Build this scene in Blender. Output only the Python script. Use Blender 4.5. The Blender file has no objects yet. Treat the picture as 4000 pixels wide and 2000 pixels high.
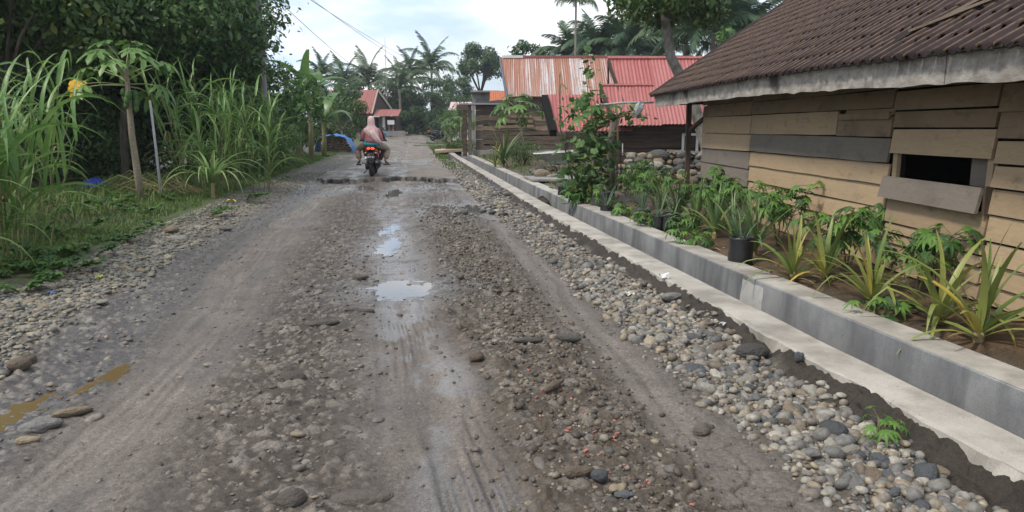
import bpy, bmesh, math, random
import numpy as np
from mathutils import Vector, Matrix, Euler
random.seed(7); RNG = np.random.default_rng(7)
SC = bpy.context.scene; COL = SC.collection
R = math.radians
# ------------------------------------------------------------ camera, sky, sun, exposure
F_PX = 2890.0; PITCH = math.atan(500 / F_PX); CAM_H = 1.45
cam = bpy.data.cameras.new('camera'); cam.sensor_width = 36; cam.sensor_fit = 'HORIZONTAL'
cam.lens = 36 * F_PX / 4000; cam.clip_start = 0.05; cam.clip_end = 2000
camo = bpy.data.objects.new('camera', cam); COL.objects.link(camo)
camo.location = (0, 0, CAM_H); camo.rotation_euler = (math.pi / 2 - PITCH, 0, 0)
SC.camera = camo
SUN_EL, SUN_AZ = 54, -118      # elevation, compass direction the light comes from (degrees from +Y, clockwise)
W = bpy.data.worlds.new('World'); SC.world = W; W.use_nodes = True
nt = W.node_tree; nt.nodes.clear()
def wn(t): return nt.nodes.new(t)
out = wn('ShaderNodeOutputWorld'); bg = wn('ShaderNodeBackground'); bg.inputs['Strength'].default_value = 0.10
sky = wn('ShaderNodeTexSky'); sky.sky_type = 'NISHITA'; sky.sun_disc = False
sky.sun_elevation = R(SUN_EL); sky.sun_rotation = R(SUN_AZ); sky.air_density = 1.0; sky.dust_density = 1.5
tc = wn('ShaderNodeTexCoord'); mp = wn('ShaderNodeMapping'); mp.inputs['Scale'].default_value = (1.6, 1.6, 5.5)
n1 = wn('ShaderNodeTexNoise'); n1.inputs['Scale'].default_value = 1.7; n1.inputs['Detail'].default_value = 7; n1.inputs['Roughness'].default_value = 0.55
n1.inputs['Distortion'].default_value = 0.4
r1 = wn('ShaderNodeValToRGB'); r1.color_ramp.elements[0].position = 0.33; r1.color_ramp.elements[1].position = 0.54
r1.color_ramp.elements[0].color = (0.42, 0.42, 0.42, 1)
n2 = wn('ShaderNodeTexNoise'); n2.inputs['Scale'].default_value = 2.6; n2.inputs['Detail'].default_value = 5
r2 = wn('ShaderNodeValToRGB'); r2.color_ramp.elements[0].position = 0.40; r2.color_ramp.elements[1].position = 0.58
r2.color_ramp.elements[0].color = (4.9, 6.2, 8.0, 1); r2.color_ramp.elements[1].color = (8.7, 8.75, 8.8, 1)
mx = wn('ShaderNodeMix'); mx.data_type = 'RGBA'
nt.links.new(tc.outputs['Generated'], mp.inputs['Vector'])
nt.links.new(mp.outputs[0], n1.inputs['Vector']); nt.links.new(mp.outputs[0], n2.inputs['Vector'])
nt.links.new(n1.outputs['Fac'], r1.inputs[0]); nt.links.new(n2.outputs['Fac'], r2.inputs[0])
nt.links.new(r1.outputs[0], mx.inputs[0]); nt.links.new(sky.outputs[0], mx.inputs[6]); nt.links.new(r2.outputs[0], mx.inputs[7])
nt.links.new(mx.outputs[2], bg.inputs['Color']); nt.links.new(bg.outputs[0], out.inputs['Surface'])
sl = bpy.data.lights.new('sun', 'SUN'); sl.energy = 2.2; sl.angle = R(9); sl.color = (1.0, 0.93, 0.83)
so = bpy.data.objects.new('sun', sl); COL.objects.link(so)
_d = Vector((math.sin(R(SUN_AZ)) * math.cos(R(SUN_EL)), math.cos(R(SUN_AZ)) * math.cos(R(SUN_EL)), math.sin(R(SUN_EL))))
so.rotation_euler = _d.to_track_quat('Z', 'Y').to_euler()
SC.view_settings.view_transform = 'Standard'; SC.view_settings.look = 'None'
SC.view_settings.exposure = 0.63; SC.view_settings.gamma = 1.0; SC.view_settings.use_curve_mapping = False
SC.render.engine = 'CYCLES'
SC.cycles.max_bounces = 6; SC.cycles.diffuse_bounces = 3; SC.cycles.glossy_bounces = 2; SC.cycles.transmission_bounces = 3
SC.cycles.volume_bounces = 0; SC.cycles.use_denoising = True
SC.cycles.use_adaptive_sampling = True

# ------------------------------------------------------------ helpers
def at(u, v, Y):
    a = (u - 2000) / F_PX; b = -(v - 1000) / F_PX; c, s = math.cos(PITCH), math.sin(PITCH)
    t = Y / (c + b * s)
    return Vector((t * a, Y, CAM_H + t * (-s + b * c)))
def tag(o, label=None, cat=None, group=None, kind=None):
    if label: o['label'] = label
    if cat: o['category'] = cat
    if group: o['group'] = group
    if kind: o['kind'] = kind
    return o
def empty(name, loc=(0, 0, 0), rz=0, label=None, cat=None, group=None):
    o = bpy.data.objects.new(name, None); COL.objects.link(o); o.location = loc; o.rotation_euler = (0, 0, rz)
    return tag(o, label, cat, group)
def link(name, data, parent=None, loc=None, rot=None, sc=None):
    o = bpy.data.objects.new(name, data); COL.objects.link(o)
    if parent: o.parent = parent
    if loc is not None: o.location = loc
    if rot is not None: o.rotation_euler = rot
    if sc is not None: o.scale = (sc, sc, sc) if isinstance(sc, (int, float)) else sc
    return o
KIDS = {}
def copy_tree(o, parent=None):
    c = o.copy(); COL.objects.link(c)
    if parent: c.parent = parent; c.matrix_parent_inverse = o.matrix_parent_inverse
    for ch in [k for k in SC.objects if k.parent == o]: copy_tree(ch, c)
    return c
class MB:
    def __init__(s): s.v = []; s.f = []; s.m = []
    def add(s, vs, fs, m=0):
        n = len(s.v); s.v += [tuple(p) for p in vs]; s.f += [tuple(i + n for i in f) for f in fs]; s.m += [m] * len(fs); return s
    def box(s, c, d, rot=None, m=0):
        c = Vector(c); vs = []
        for z in (-.5, .5):
            for x, y in ((-.5, -.5), (.5, -.5), (.5, .5), (-.5, .5)):
                p = Vector((x * d[0], y * d[1], z * d[2]))
                if rot is not None: p = rot @ p
                vs.append(c + p)
        return s.hexa(vs, m)
    def hexa(s, vs, m=0):   # bottom 4 ccw, top 4
        return s.add(vs, [(3, 2, 1, 0), (4, 5, 6, 7), (0, 1, 5, 4), (1, 2, 6, 5), (2, 3, 7, 6), (3, 0, 4, 7)], m)
    def tube(s, pts, rad, n=7, cap=True, m=0, twist=0):
        pts = [Vector(p) for p in pts]
        if isinstance(rad, (int, float)): rad = [rad] * len(pts)
        rings = []; prev = None
        for i, p in enumerate(pts):
            t = (pts[min(i + 1, len(pts) - 1)] - pts[max(i - 1, 0)])
            t = t.normalized() if t.length > 1e-9 else Vector((0, 0, 1))
            if prev is None:
                a = Vector((1, 0, 0)) if abs(t.x) < .9 else Vector((0, 1, 0))
                x = (a - t * a.dot(t)).normalized()
            else:
                x = prev - t * prev.dot(t); x = x.normalized() if x.length > 1e-6 else prev
            prev = x; y = t.cross(x)
            rings.append([p + (x * math.cos(2 * math.pi * k / n) + y * math.sin(2 * math.pi * k / n)) * rad[i] for k in range(n)])
        vs = [q for r in rings for q in r]; fs = []
        for i in range(len(pts) - 1):
            for k in range(n):
                a = i * n + k; b = i * n + (k + 1) % n
                fs.append((a, b, b + n, a + n))
        if cap: fs.append(tuple(range(n - 1, -1, -1))); fs.append(tuple((len(pts) - 1) * n + k for k in range(n)))
        return s.add(vs, fs, m)
    def ellip(s, c, r, nu=10, nv=7, rot=None, m=0, jit=0):
        vs = []; fs = []; c = Vector(c)
        for j in range(nv + 1):
            th = math.pi * j / nv
            for i in range(nu):
                ph = 2 * math.pi * i / nu
                k = 1 + (random.uniform(-jit, jit) if jit else 0)
                p = Vector((r[0] * math.sin(th) * math.cos(ph), r[1] * math.sin(th) * math.sin(ph), r[2] * math.cos(th))) * k
                vs.append(c + (rot @ p if rot is not None else p))
        for j in range(nv):
            for i in range(nu):
                a = j * nu + i; b = j * nu + (i + 1) % nu
                fs.append((a, a + nu, b + nu, b))
        return s.add(vs, fs, m)
    def mesh(s, name, mats, smooth=False):
        me = bpy.data.meshes.new(name); me.from_pydata(s.v, [], s.f)
        for m in (mats if isinstance(mats, (list, tuple)) else [mats]): me.materials.append(m)
        if any(s.m): me.polygons.foreach_set('material_index', s.m)
        if smooth: me.polygons.foreach_set('use_smooth', [True] * len(s.f))
        me.update(); return me
    def obj(s, name, mats, parent=None, smooth=False, **k):
        return link(name, s.mesh(name, mats, smooth), parent, **k)
def npmesh(name, V, Fa, mat, cols=None, attrs=None, smooth=True):
    V = np.asarray(V, np.float32); Fa = np.asarray(Fa, np.int32); k = Fa.shape[1]
    me = bpy.data.meshes.new(name); me.vertices.add(len(V)); me.vertices.foreach_set('co', V.ravel())
    me.loops.add(Fa.size); me.loops.foreach_set('vertex_index', Fa.ravel())
    me.polygons.add(len(Fa)); me.polygons.foreach_set('loop_start', np.arange(0, Fa.size, k, dtype=np.int32))
    me.polygons.foreach_set('loop_total', np.full(len(Fa), k, np.int32))
    if smooth: me.polygons.foreach_set('use_smooth', np.ones(len(Fa), bool))
    if cols is not None:
        a = me.color_attributes.new('tint', 'FLOAT_COLOR', 'POINT')
        c4 = np.ones((len(V), 4), np.float32); c4[:, :3] = cols; a.data.foreach_set('color', c4.ravel())
    for n, arr in (attrs or {}).items():
        a = me.attributes.new(n, 'FLOAT', 'POINT'); a.data.foreach_set('value', np.asarray(arr, np.float32))
    me.materials.append(mat); me.update(calc_edges=True); me.validate(); return me
# numpy noise
_T = np.random.default_rng(3).random((8, 256, 256)).astype(np.float32)
def vn(x, y, s=0):
    t = _T[s % 8]; x = x + 17.3 * s; y = y + 9.1 * s
    xi = np.floor(x).astype(int); yi = np.floor(y).astype(int); fx = x - xi; fy = y - yi
    fx = fx * fx * (3 - 2 * fx); fy = fy * fy * (3 - 2 * fy)
    a = t[xi & 255, yi & 255]; b = t[(xi + 1) & 255, yi & 255]; c = t[xi & 255, (yi + 1) & 255]; d = t[(xi + 1) & 255, (yi + 1) & 255]
    return (a * (1 - fx) + b * fx) * (1 - fy) + (c * (1 - fx) + d * fx) * fy
def fbm(x, y, o=4, s=0):
    r = 0; amp = .5; tot = 0
    for i in range(o): r = r + amp * vn(x, y, s + i); tot += amp; amp *= .5; x = x * 2.03; y = y * 2.03
    return r / tot
def worley(x, y, s=0):
    xi = np.floor(x).astype(int); yi = np.floor(y).astype(int); f1 = np.full(x.shape, 9.0); f2 = f1.copy(); cr = np.zeros(x.shape)
    for dx in (-1, 0, 1):
        for dy in (-1, 0, 1):
            a = (xi + dx) & 255; b = (yi + dy) & 255
            px = xi + dx + _T[s % 8, a, b]; py = yi + dy + _T[(s + 1) % 8, a, b]
            d = np.hypot(x - px, y - py); n = d < f1
            f2 = np.where(n, f1, np.minimum(f2, d)); cr = np.where(n, _T[(s + 2) % 8, a, b], cr); f1 = np.where(n, d, f1)
    return f1, f2, cr
# ------------------------------------------------------------ materials
class NB:
    def __init__(s, name):
        s.m = bpy.data.materials.new(name); s.m.use_nodes = True; s.t = s.m.node_tree; s.t.nodes.clear()
        s.o = s.n('ShaderNodeOutputMaterial'); s.b = s.n('ShaderNodeBsdfPrincipled'); s.l(s.b.outputs[0], s.o.inputs[0])
    def n(s, t, **k):
        x = s.t.nodes.new(t)
        for a, v in k.items(): setattr(x, a, v)
        return x
    def l(s, a, b): s.t.links.new(a, b)
    def noise(s, scale, detail=4, rough=.55, vec=None, mapping=None, coord='Object'):
        n = s.n('ShaderNodeTexNoise'); n.inputs['Scale'].default_value = scale; n.inputs['Detail'].default_value = detail; n.inputs['Roughness'].default_value = rough
        if vec is None:
            tc = s.n('ShaderNodeTexCoord'); vec = tc.outputs[coord]
        if mapping:
            mp = s.n('ShaderNodeMapping'); mp.inputs['Scale'].default_value = mapping; s.l(vec, mp.inputs[0]); vec = mp.outputs[0]
        s.l(vec, n.inputs['Vector']); return n.outputs['Fac']
    def ramp(s, fac, stops):
        r = s.n('ShaderNodeValToRGB'); e = r.color_ramp.elements
        while len(e) < len(stops): e.new(.5)
        for i, (p, c) in enumerate(stops): e[i].position = p; e[i].color = (c, c, c, 1) if isinstance(c, (int, float)) else (*c, 1)
        s.l(fac, r.inputs[0]); return r.outputs[0]
    def mix(s, fac, a, b, mode='MIX'):
        m = s.n('ShaderNodeMix', data_type='RGBA', blend_type=mode)
        for i, x in ((0, fac), (6, a), (7, b)):
            if hasattr(x, 'is_linked') or hasattr(x, 'links'): s.l(x, m.inputs[i])
            elif isinstance(x, (int, float)): m.inputs[i].default_value = x if i == 0 else (x, x, x, 1)
            else: m.inputs[i].default_value = (*x, 1)
        return m.outputs[2]
    def math(s, op, a, b=None, c=None):
        m = s.n('ShaderNodeMath', operation=op)
        for i, x in enumerate((a, b, c)):
            if x is None: continue
            if isinstance(x, (int, float)): m.inputs[i].default_value = x
            else: s.l(x, m.inputs[i])
        return m.outputs[0]
    def bump(s, h, strength=.4, dist=.02):
        b = s.n('ShaderNodeBump'); b.inputs['Strength'].default_value = strength; b.inputs['Distance'].default_value = dist
        s.l(h, b.inputs['Height']); s.l(b.outputs[0], s.b.inputs['Normal'])
    def set(s, col=None, rough=None, spec=None, metal=None):
        for k, x in (('Base Color', col), ('Roughness', rough), ('Specular IOR Level', spec), ('Metallic', metal)):
            if x is None: continue
            if isinstance(x, (int, float)): s.b.inputs[k].default_value = x
            elif isinstance(x, tuple): s.b.inputs[k].default_value = (*x, 1)
            else: s.l(x, s.b.inputs[k])
        return s.m
    def orand(s): return s.n('ShaderNodeObjectInfo').outputs['Random']
    def island(s): return s.n('ShaderNodeNewGeometry').outputs['Random Per Island']
    def attr(s, name): return s.n('ShaderNodeAttribute', attribute_name=name).outputs
def m_noise(name, c1, c2, scale=6, rough=.8, bump=.3, dist=.01, spec=.3, mapping=None, c3=None, lo=.35, hi=.65, obj=0.0):
    b = NB(name); f = b.noise(scale, 6, .6, mapping=mapping)
    col = b.ramp(f, [(lo, c1), (hi, c2)])
    if c3 is not None:
        f2 = b.noise(scale * .23, 4, .6); col = b.mix(b.ramp(f2, [(.5, 0.0), (.68, 1.0)]), col, c3)
    if obj: col = b.mix(1.0, col, b.ramp(b.orand(), [(0, 1 - obj), (1, 1.0)]), 'MULTIPLY')
    if bump: b.bump(b.noise(scale * 5, 5, .65, mapping=mapping), bump, dist)
    return b.set(col, rough, spec)
def m_leaf(name, c1, c2, rough=.45, trans=.25, island=False, c3=None, spec=.35, vein=False):
    b = NB(name); r = b.island() if island else b.orand()
    stops = [(0, c1), (1, c2)] if c3 is None else [(0, c1), (.92, c2), (.97, c3)]
    col = b.ramp(r, stops); n = b.noise(9, 3); col = b.mix(.35, col, b.mix(1, col, b.ramp(n, [(.3, .55), (.7, 1.25)]), 'MULTIPLY'))
    b.set(col, rough, spec); t = b.n('ShaderNodeBsdfTranslucent'); b.l(col, t.inputs[0])
    ms = b.n('ShaderNodeMixShader'); ms.inputs[0].default_value = trans
    b.l(b.b.outputs[0], ms.inputs[1]); b.l(t.outputs[0], ms.inputs[2]); b.l(ms.outputs[0], b.o.inputs[0])
    return b.m
def m_flat(name, c, rough=.5, spec=.4, metal=0, emit=None):
    b = NB(name); n = b.noise(25, 3); col = b.mix(1, c, b.ramp(n, [(.3, .8), (.7, 1.1)]), 'MULTIPLY'); b.set(col, rough, spec, metal)
    if emit: b.b.inputs['Emission Color'].default_value = (*emit[0], 1); b.b.inputs['Emission Strength'].default_value = emit[1]
    return b.m
# ------------------------------------------------------------ terrain
def ss(a, b, x):
    t = np.clip((x - a) / (b - a), 0, 1); return t * t * (3 - 2 * t)
def zr(Y): return 0.0125 * np.maximum(np.asarray(Y, float) - 40, 0)
def cx(Y): return -.131 * np.asarray(Y, float) + np.interp(Y, [0, 3, 4.8, 7.8, 14, 35, 60], [0, 0, -.07, -.15, -.3, -.45, -.5])
PUD = [(-1.03, 6.72, .34, .30), (-.98, 13.4, .42, .75), (-2.70, 17.1, .2, .9), (-2.62, 3.62, .10, .34), (-2.45, 4.30, .07, .26), (-1.60, 9.3, .15, .6), (-1.85, 10.8, .12, .5)]
def road_fields(s, Y):
    X = s + cx(Y)
    wob = (vn(X * .9, Y * .35, 1) - .5) * .30 + (vn(X * 3, Y * 2, 2) - .5) * .12
    q = s + wob
    c1 = np.interp(Y, [2, 2.7, 3.5, 5.2, 7, 10.5, 16, 25], [.28, .24, .15, .11, -.04, -.12, -.18, -.2])
    c2 = np.interp(Y, [2, 3, 4.6, 7, 13, 20], [-1.30, -1.40, -1.48, -1.66, -1.85, -1.6])
    tr = lambda c, w: np.exp(-((q - c) / w) ** 2)
    t1 = tr(c1, .36); t2 = tr(c2, .44); t3 = tr(1.40, .24) * ss(1.2, 3, Y)
    sm = np.clip(np.maximum(np.maximum(t1, t2), t3) * 1.35, 0, 1)
    ystep = 20.4 + (vn(s * .9, s * 0 + 3.3, 4) - .5) * 1.6 + (vn(s * 3.1, s * 0 + 7.7, 5) - .5) * .9 + (vn(s * 11, Y * 2, 5) - .5) * .4
    step = ss(-.04, .04, Y - ystep) * ss(-2.6, -2.2, s) * (1 - ss(1.4, 1.9, s)); far = ss(19.5, 22, Y)
    sm = np.maximum(sm, far * .8 * (1 - ss(1.2, 1.6, q)) * ss(-2.4, -2.0, q)); ro = 1 - sm
    gl = 1 - ss(-2.66, -2.38, q); gr = ss(1.52, 1.78, q); verge = 1 - ss(-3.5, -3.25, q)
    h = zr(Y) + (fbm(X * .8, Y * .5, 3, 1) - .5) * .06 - .038 * t1 * (1 - far) - .03 * t2 * (1 - far) - .02 * t3 + step * .10
    f1, f2, cr = worley(X * 8, Y * 8, 0); g1, g2, gc = worley(X * 19, Y * 19, 3)
    big = np.clip(.44 - f1, 0, 1) * (cr > .70); sml = np.clip(.45 - g1, 0, 1) * (gc > .5)
    brown = ss(.30, .55, q) * (1 - ss(1.10, 1.35, q)) * (1 - far)
    clod = np.clip(fbm(X * 9, Y * 9, 4, 2) - .5, 0, 1) * 2
    rr = ro * (1 - verge)
    h = h + rr * (.055 * big + .035 * sml) * (1 - .6 * brown) + brown * .11 * clod * clod + rr * (fbm(X * 16, Y * 16, 4, 6) - .5) * .05
    h = h + (fbm(X * 34, Y * 34, 3, 4) - .5) * (.005 + .015 * rr)
    lip = np.exp(-((q - c1 - .42) / .09) ** 2) * (1 - far) * .03 * vn(X * 4, Y * 3, 6); h = h + lip
    gro = np.sin((s - c1) * 2 * np.pi / .062) * .0085 * np.exp(-((s - c1) / .24) ** 2) * (1 - ss(5.5, 7, Y)) * ss(.25, .5, vn(X * 2, Y * .8, 3)) + np.sin((s - c2) * 2 * np.pi / .075) * .006 * np.exp(-((s - c2) / .3) ** 2) * (1 - ss(9, 12, Y)) * ss(.4, .6, vn(X * 2, Y * .5, 5)); h = h + gro
    # cracked mud slab at the near right
    k1, k2, kc = worley(X * 4.6, Y * 4.6, 5); cm = np.exp(-((q - 1.25) / .3) ** 2) * (1 - ss(3.1, 3.6, Y))
    h = h - cm * .03 * (1 - ss(.0, .07, k2 - k1))
    h = h + gl * .02 - gr * .015 + verge * (.05 + .05 * fbm(X * 1.5, Y * 1.5, 3, 2))
    h = h + (fbm(q * 15, Y * .5, 3, 6) - .5) * .022 * sm * (1 - far)
    h = h + .035 * np.exp(-((q + 1.05) / .12) ** 2) * clod * (1 - far)
    bank = ss(2.20, 2.41, s + (vn(X * 5, Y * 5, 2) - .5) * .16 + (vn(X * 17, Y * 17, 4) - .5) * .06)
    h = h * (1 - bank) + bank * (zr(Y) + .088 + (fbm(X * 14, Y * 14, 4, 5) - .5) * .09 * (1 - ss(2.35, 2.42, s)))
    pd = np.zeros_like(h); pr = np.zeros_like(h)
    for px, py, rx, ry in PUD:
        d = ((X - px) / rx) ** 2 + ((Y - py) / ry) ** 2
        e = np.exp(-d * .7); pd = np.maximum(pd, e)
        pr = np.maximum(pr, np.exp(-d * .18))
    h = h * (1 - .5 * pd) + (zr(Y)) * .5 * pd - .034 * pd + pr * (fbm(X * 10, Y * 8, 4, 6) - .5) * .035
    # colours
    n = fbm(X * 5, Y * 5, 4, 3); nl = fbm(X * .7, Y * .7, 3, 4); ns = fbm(X * 40, Y * 40, 2, 1)
    def L(a, b, t): return a * (1 - t)[..., None] + np.asarray(b) * t[..., None]
    base = np.ones(h.shape + (3,)) * np.array((.134, .114, .098))
    base = L(base, (.058, .046, .036), ro); base = L(base, (.074, .058, .043), brown)
    dk = ss(-2.6, -2.35, q) * (1 - ss(-2.05, -1.8, q)) * (1 - far); base = L(base, (.075, .068, .066), dk * .8)
    base = L(base, (.165, .138, .112), far * (1 - gl) * (1 - gr))
    base = L(base, (.12, .105, .085), np.maximum(gl, gr) * .8)
    stone = np.stack([.085 + .11 * cr, .073 + .10 * cr, .062 + .085 * cr], -1); base = L(base, 0, 0 * h) + (stone - base) * (np.clip(big * 8, 0, 1) * rr * .75)[..., None]
    stone2 = np.stack([.07 + .14 * gc, .06 + .12 * gc, .05 + .10 * gc], -1); base = base + (stone2 - base) * (np.clip(sml * 7, 0, 1) * rr * .7 * (big <= 0))[..., None]
    moss = verge * ss(.38, .55, nl + .25 * n); base = L(base, (.055, .075, .022), moss * .9); base = L(base, (.10, .085, .06), verge * (1 - moss) * .7)
    wl = np.exp(-((Y - 30) / 14) ** 2) * ss(.62, .75, vn(s * .8, Y * .55, 6)); base = L(base, (.09, .1, .04), gr * far * ss(.5, .6, nl) * .8)
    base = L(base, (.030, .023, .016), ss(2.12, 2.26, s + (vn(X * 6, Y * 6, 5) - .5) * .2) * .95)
    stepdark = np.exp(-((Y - ystep + .1) / .3) ** 2) * ss(-2.6, -2.2, s) * (1 - ss(1.2, 1.6, s)) * ss(.2, .4, vn(s * 2.4, s * 0 + 1.7, 2)) * ss(.25, .5, vn(s * 6, Y * 5, 3)); base = L(base, (.012, .010, .009), stepdark * .97)
    crk = cm * (1 - ss(.0, .08, k2 - k1)); base = L(base, (.03, .025, .02), crk * .8)
    strk = fbm(q * 17, Y * .55, 4, 6); base = base * (1 + (.6 * (strk - .5)) * sm * (1 - verge))[..., None]
    base = base * (.62 + .5 * n + .28 * ns)[..., None] * (.86 + .28 * nl)[..., None]
    wet = np.clip(tr(c1, .27) * 1.25, 0, 1) * ss(.46, .60, fbm(X * 5, Y * 2.4, 4, 2) + .24 * ss(4, 6, Y) * (1 - ss(9.5, 14, Y))) * .85 + t2 * ss(.42, .66, fbm(X * 3, Y * 1.0, 3, 5)) * .7
    wet = np.maximum(wet, ss(14, 19, Y) * (1 - far) * ss(.4, .6, fbm(X * 2, Y * 1.2, 3, 1)) * .85 * (1 - gl))
    wet = np.maximum(wet, far * ss(.58, .7, fbm(X * .8, Y * .5, 3, 7)) * .7 * (1 - gl)); wet = np.maximum(wet, pr * .95 * ss(.2, .5, n)); wet = np.maximum(wet, .45 * dk)
    wet = np.clip(wet, 0, 1) * (1 - .9 * stepdark) * (1 - verge) * (1 - bank)
    base = base * (1 - .22 * wet)[..., None]
    return h, base, wet
def Hroad(s, Y): return road_fields(np.asarray(s, float), np.asarray(Y, float))[0]
def HX(X, Y):
    X = np.atleast_1d(np.asarray(X, float)); Y = np.atleast_1d(np.asarray(Y, float)); return Hroad(X - cx(Y), Y)
def gridmesh(name, sv, yv, fn, mat, parent=None):
    S, Y = np.meshgrid(sv, yv); h, c, w = fn(S, Y); X = S + cx(Y)
    V = np.stack([X, Y, h], -1).reshape(-1, 3); ny, nx = S.shape
    i = np.arange((ny - 1) * nx).reshape(ny - 1, nx)[:, :-1].ravel()
    return link(name, npmesh(name, V, np.stack([i, i + 1, i + nx + 1, i + nx], -1), mat, c.reshape(-1, 3), {'wet': w.ravel()}), parent)
def m_ground(name):
    b = NB(name); col = b.attr('tint')[0]; wet = b.attr('wet')[2]
    n = b.noise(55, 5, .65); n2 = b.noise(210, 3, .6); col = b.mix(1, col, b.ramp(n, [(.28, .55), (.72, 1.4)]), 'MULTIPLY'); col = b.mix(.85, col, b.mix(1, col, b.ramp(n2, [(.32, .4), (.68, 1.5)]), 'MULTIPLY'))
    ro = b.math('MULTIPLY_ADD', wet, -.60, .66); ro = b.math('ADD', ro, b.math('MULTIPLY', b.math('SUBTRACT', n, .5), .25))
    b.b.inputs['Specular IOR Level'].default_value = .5; b.l(b.math('MULTIPLY_ADD', wet, .38, .3), b.b.inputs['Specular IOR Level'])
    hh = b.math('ADD', n, b.math('MULTIPLY', n2, .4)); bp = b.n('ShaderNodeBump'); bp.inputs['Distance'].default_value = .012
    b.l(b.math('MULTIPLY_ADD', wet, -.5, .62), bp.inputs['Strength']); b.l(hh, bp.inputs['Height']); b.l(bp.outputs[0], b.b.inputs['Normal'])
    return b.set(col, ro)
M_GROUND = m_ground('wet_mud_and_stones')
yv = [1.3]
while yv[-1] < 112: yv.append(yv[-1] + (.045 if 19 < yv[-1] < 22 else min(max(.0105, yv[-1] ** 2 / 2300), .45)))
yv = np.array(yv)
sv = np.concatenate([np.linspace(-4.4, -3.4, 40)[:-1], np.linspace(-3.4, 2.435, 540)])
tag(gridmesh('road', sv, yv, road_fields, M_GROUND), kind='structure')
# left verge and land behind it
def left_fields(s, Y):
    X = s + cx(Y); h0, c0, w0 = road_fields(np.full_like(s, -4.4), Y); k = ss(0, 1.2, -4.4 - s)
    n = fbm(X * 1.3, Y * 1.3, 4, 2); n2 = fbm(X * 6, Y * 6, 4, 5)
    h = h0 * (1 - k) + k * (zr(Y) + .06 + .10 * (n - .5) + .03 * n2 - .12 * ss(6.5, 9, -s))
    c = np.ones(s.shape + (3,)) * np.array((.06, .062, .028)); m = ss(.42, .6, n2); c = c * (1 - m)[..., None] + np.array((.075, .058, .038)) * m[..., None]
    c = c0 * (1 - k)[..., None] + c * k[..., None]
    return h, c * (.7 + .6 * n)[..., None], np.zeros_like(s)
yl = [1.3]
while yl[-1] < 112: yl.append(yl[-1] + min(max(.05, yl[-1] ** 2 / 900), 1.2))
tag(gridmesh('left_verge', np.concatenate([-40 + 33 * np.linspace(0, 1, 40) ** .6, np.linspace(-7, -4.4, 60)[1:]]), np.array(yl), left_fields, M_GROUND), kind='structure')
def yard_z(X, Y): return float(zr(Y)) + .13
def yard_fields(s, Y):
    X = s + cx(Y); n = fbm(X * 1.3, Y * 1.3, 4, 3); n2 = fbm(X * 7, Y * 7, 4, 5); k = ss(3.3, 3.6, s)
    h = zr(Y) + .085 + .05 * k + .06 * (n - .5) * k + .05 * (n2 - .4) * k + .06 * ss(3.6, 4.6, s)
    c = np.ones(s.shape + (3,)) * np.array((.105, .066, .038)); m = ss(.45, .62, n2); c = c * (1 - m)[..., None] + np.array((.06, .042, .026)) * m[..., None]
    g = ss(.5, .62, n) * ss(12, 14, Y) * .5; c = c * (1 - g)[..., None] + np.array((.06, .065, .03)) * g[..., None]
    return h, c, n2 * .2
tag(gridmesh('yard', np.concatenate([np.linspace(3.34, 5.2, 70), 5.2 + 45 * np.linspace(0, 1, 50)[1:] ** 1.5]), np.array(yl), yard_fields, M_GROUND), kind='structure')
M_FARG = m_noise('grassy_ground', (.05, .06, .025), (.09, .08, .05), .6, .9)
def base_fields(s, Y): return zr(np.minimum(Y, 300)) - .42, np.ones(s.shape + (3,)) * .07, s * 0
bs, bY = np.meshgrid(np.linspace(-420, 420, 60), np.linspace(-60, 600, 80)); ny, nx = bs.shape
i = np.arange((ny - 1) * nx).reshape(ny - 1, nx)[:, :-1].ravel()
tag(link('ground', npmesh('ground', np.stack([bs, bY, zr(np.minimum(bY, 300)) - .42], -1).reshape(-1, 3), np.stack([i, i + 1, i + nx + 1, i + nx], -1), M_FARG)), kind='structure')
# ------------------------------------------------------------ puddles
def m_water(name, col, rough=.02):
    b = NB(name); b.bump(b.noise(14, 2), .03, .01); b.b.inputs['IOR'].default_value = 1.9
    return b.set(col, rough, .5)
M_WATER = m_water('grey_puddle_water', (.10, .095, .09)); M_WATERB = m_water('brown_puddle_water', (.13, .085, .04), .10)
for k, (px, py, rx, ry) in enumerate(PUD):
    z = float(HX(px, py)[0]) + .0
    ring = [(px + 1.5 * rx * math.cos(a), py + 1.5 * ry * math.sin(a)) for a in np.linspace(0, 2 * math.pi, 25)[:-1]]
    rg = np.random.default_rng(k); aa, rr0 = rg.uniform(0, 6.28, 500), np.sqrt(rg.random(500)) * 1.25
    z = float(np.percentile(HX(px + rx * rr0 * np.cos(aa), py + ry * rr0 * np.sin(aa)), 60))
    tag(MB().add([(x, y, z) for x, y in ring], [tuple(range(24))]).obj('puddle', M_WATERB if k in (3, 4) else M_WATER), kind='structure')
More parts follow.
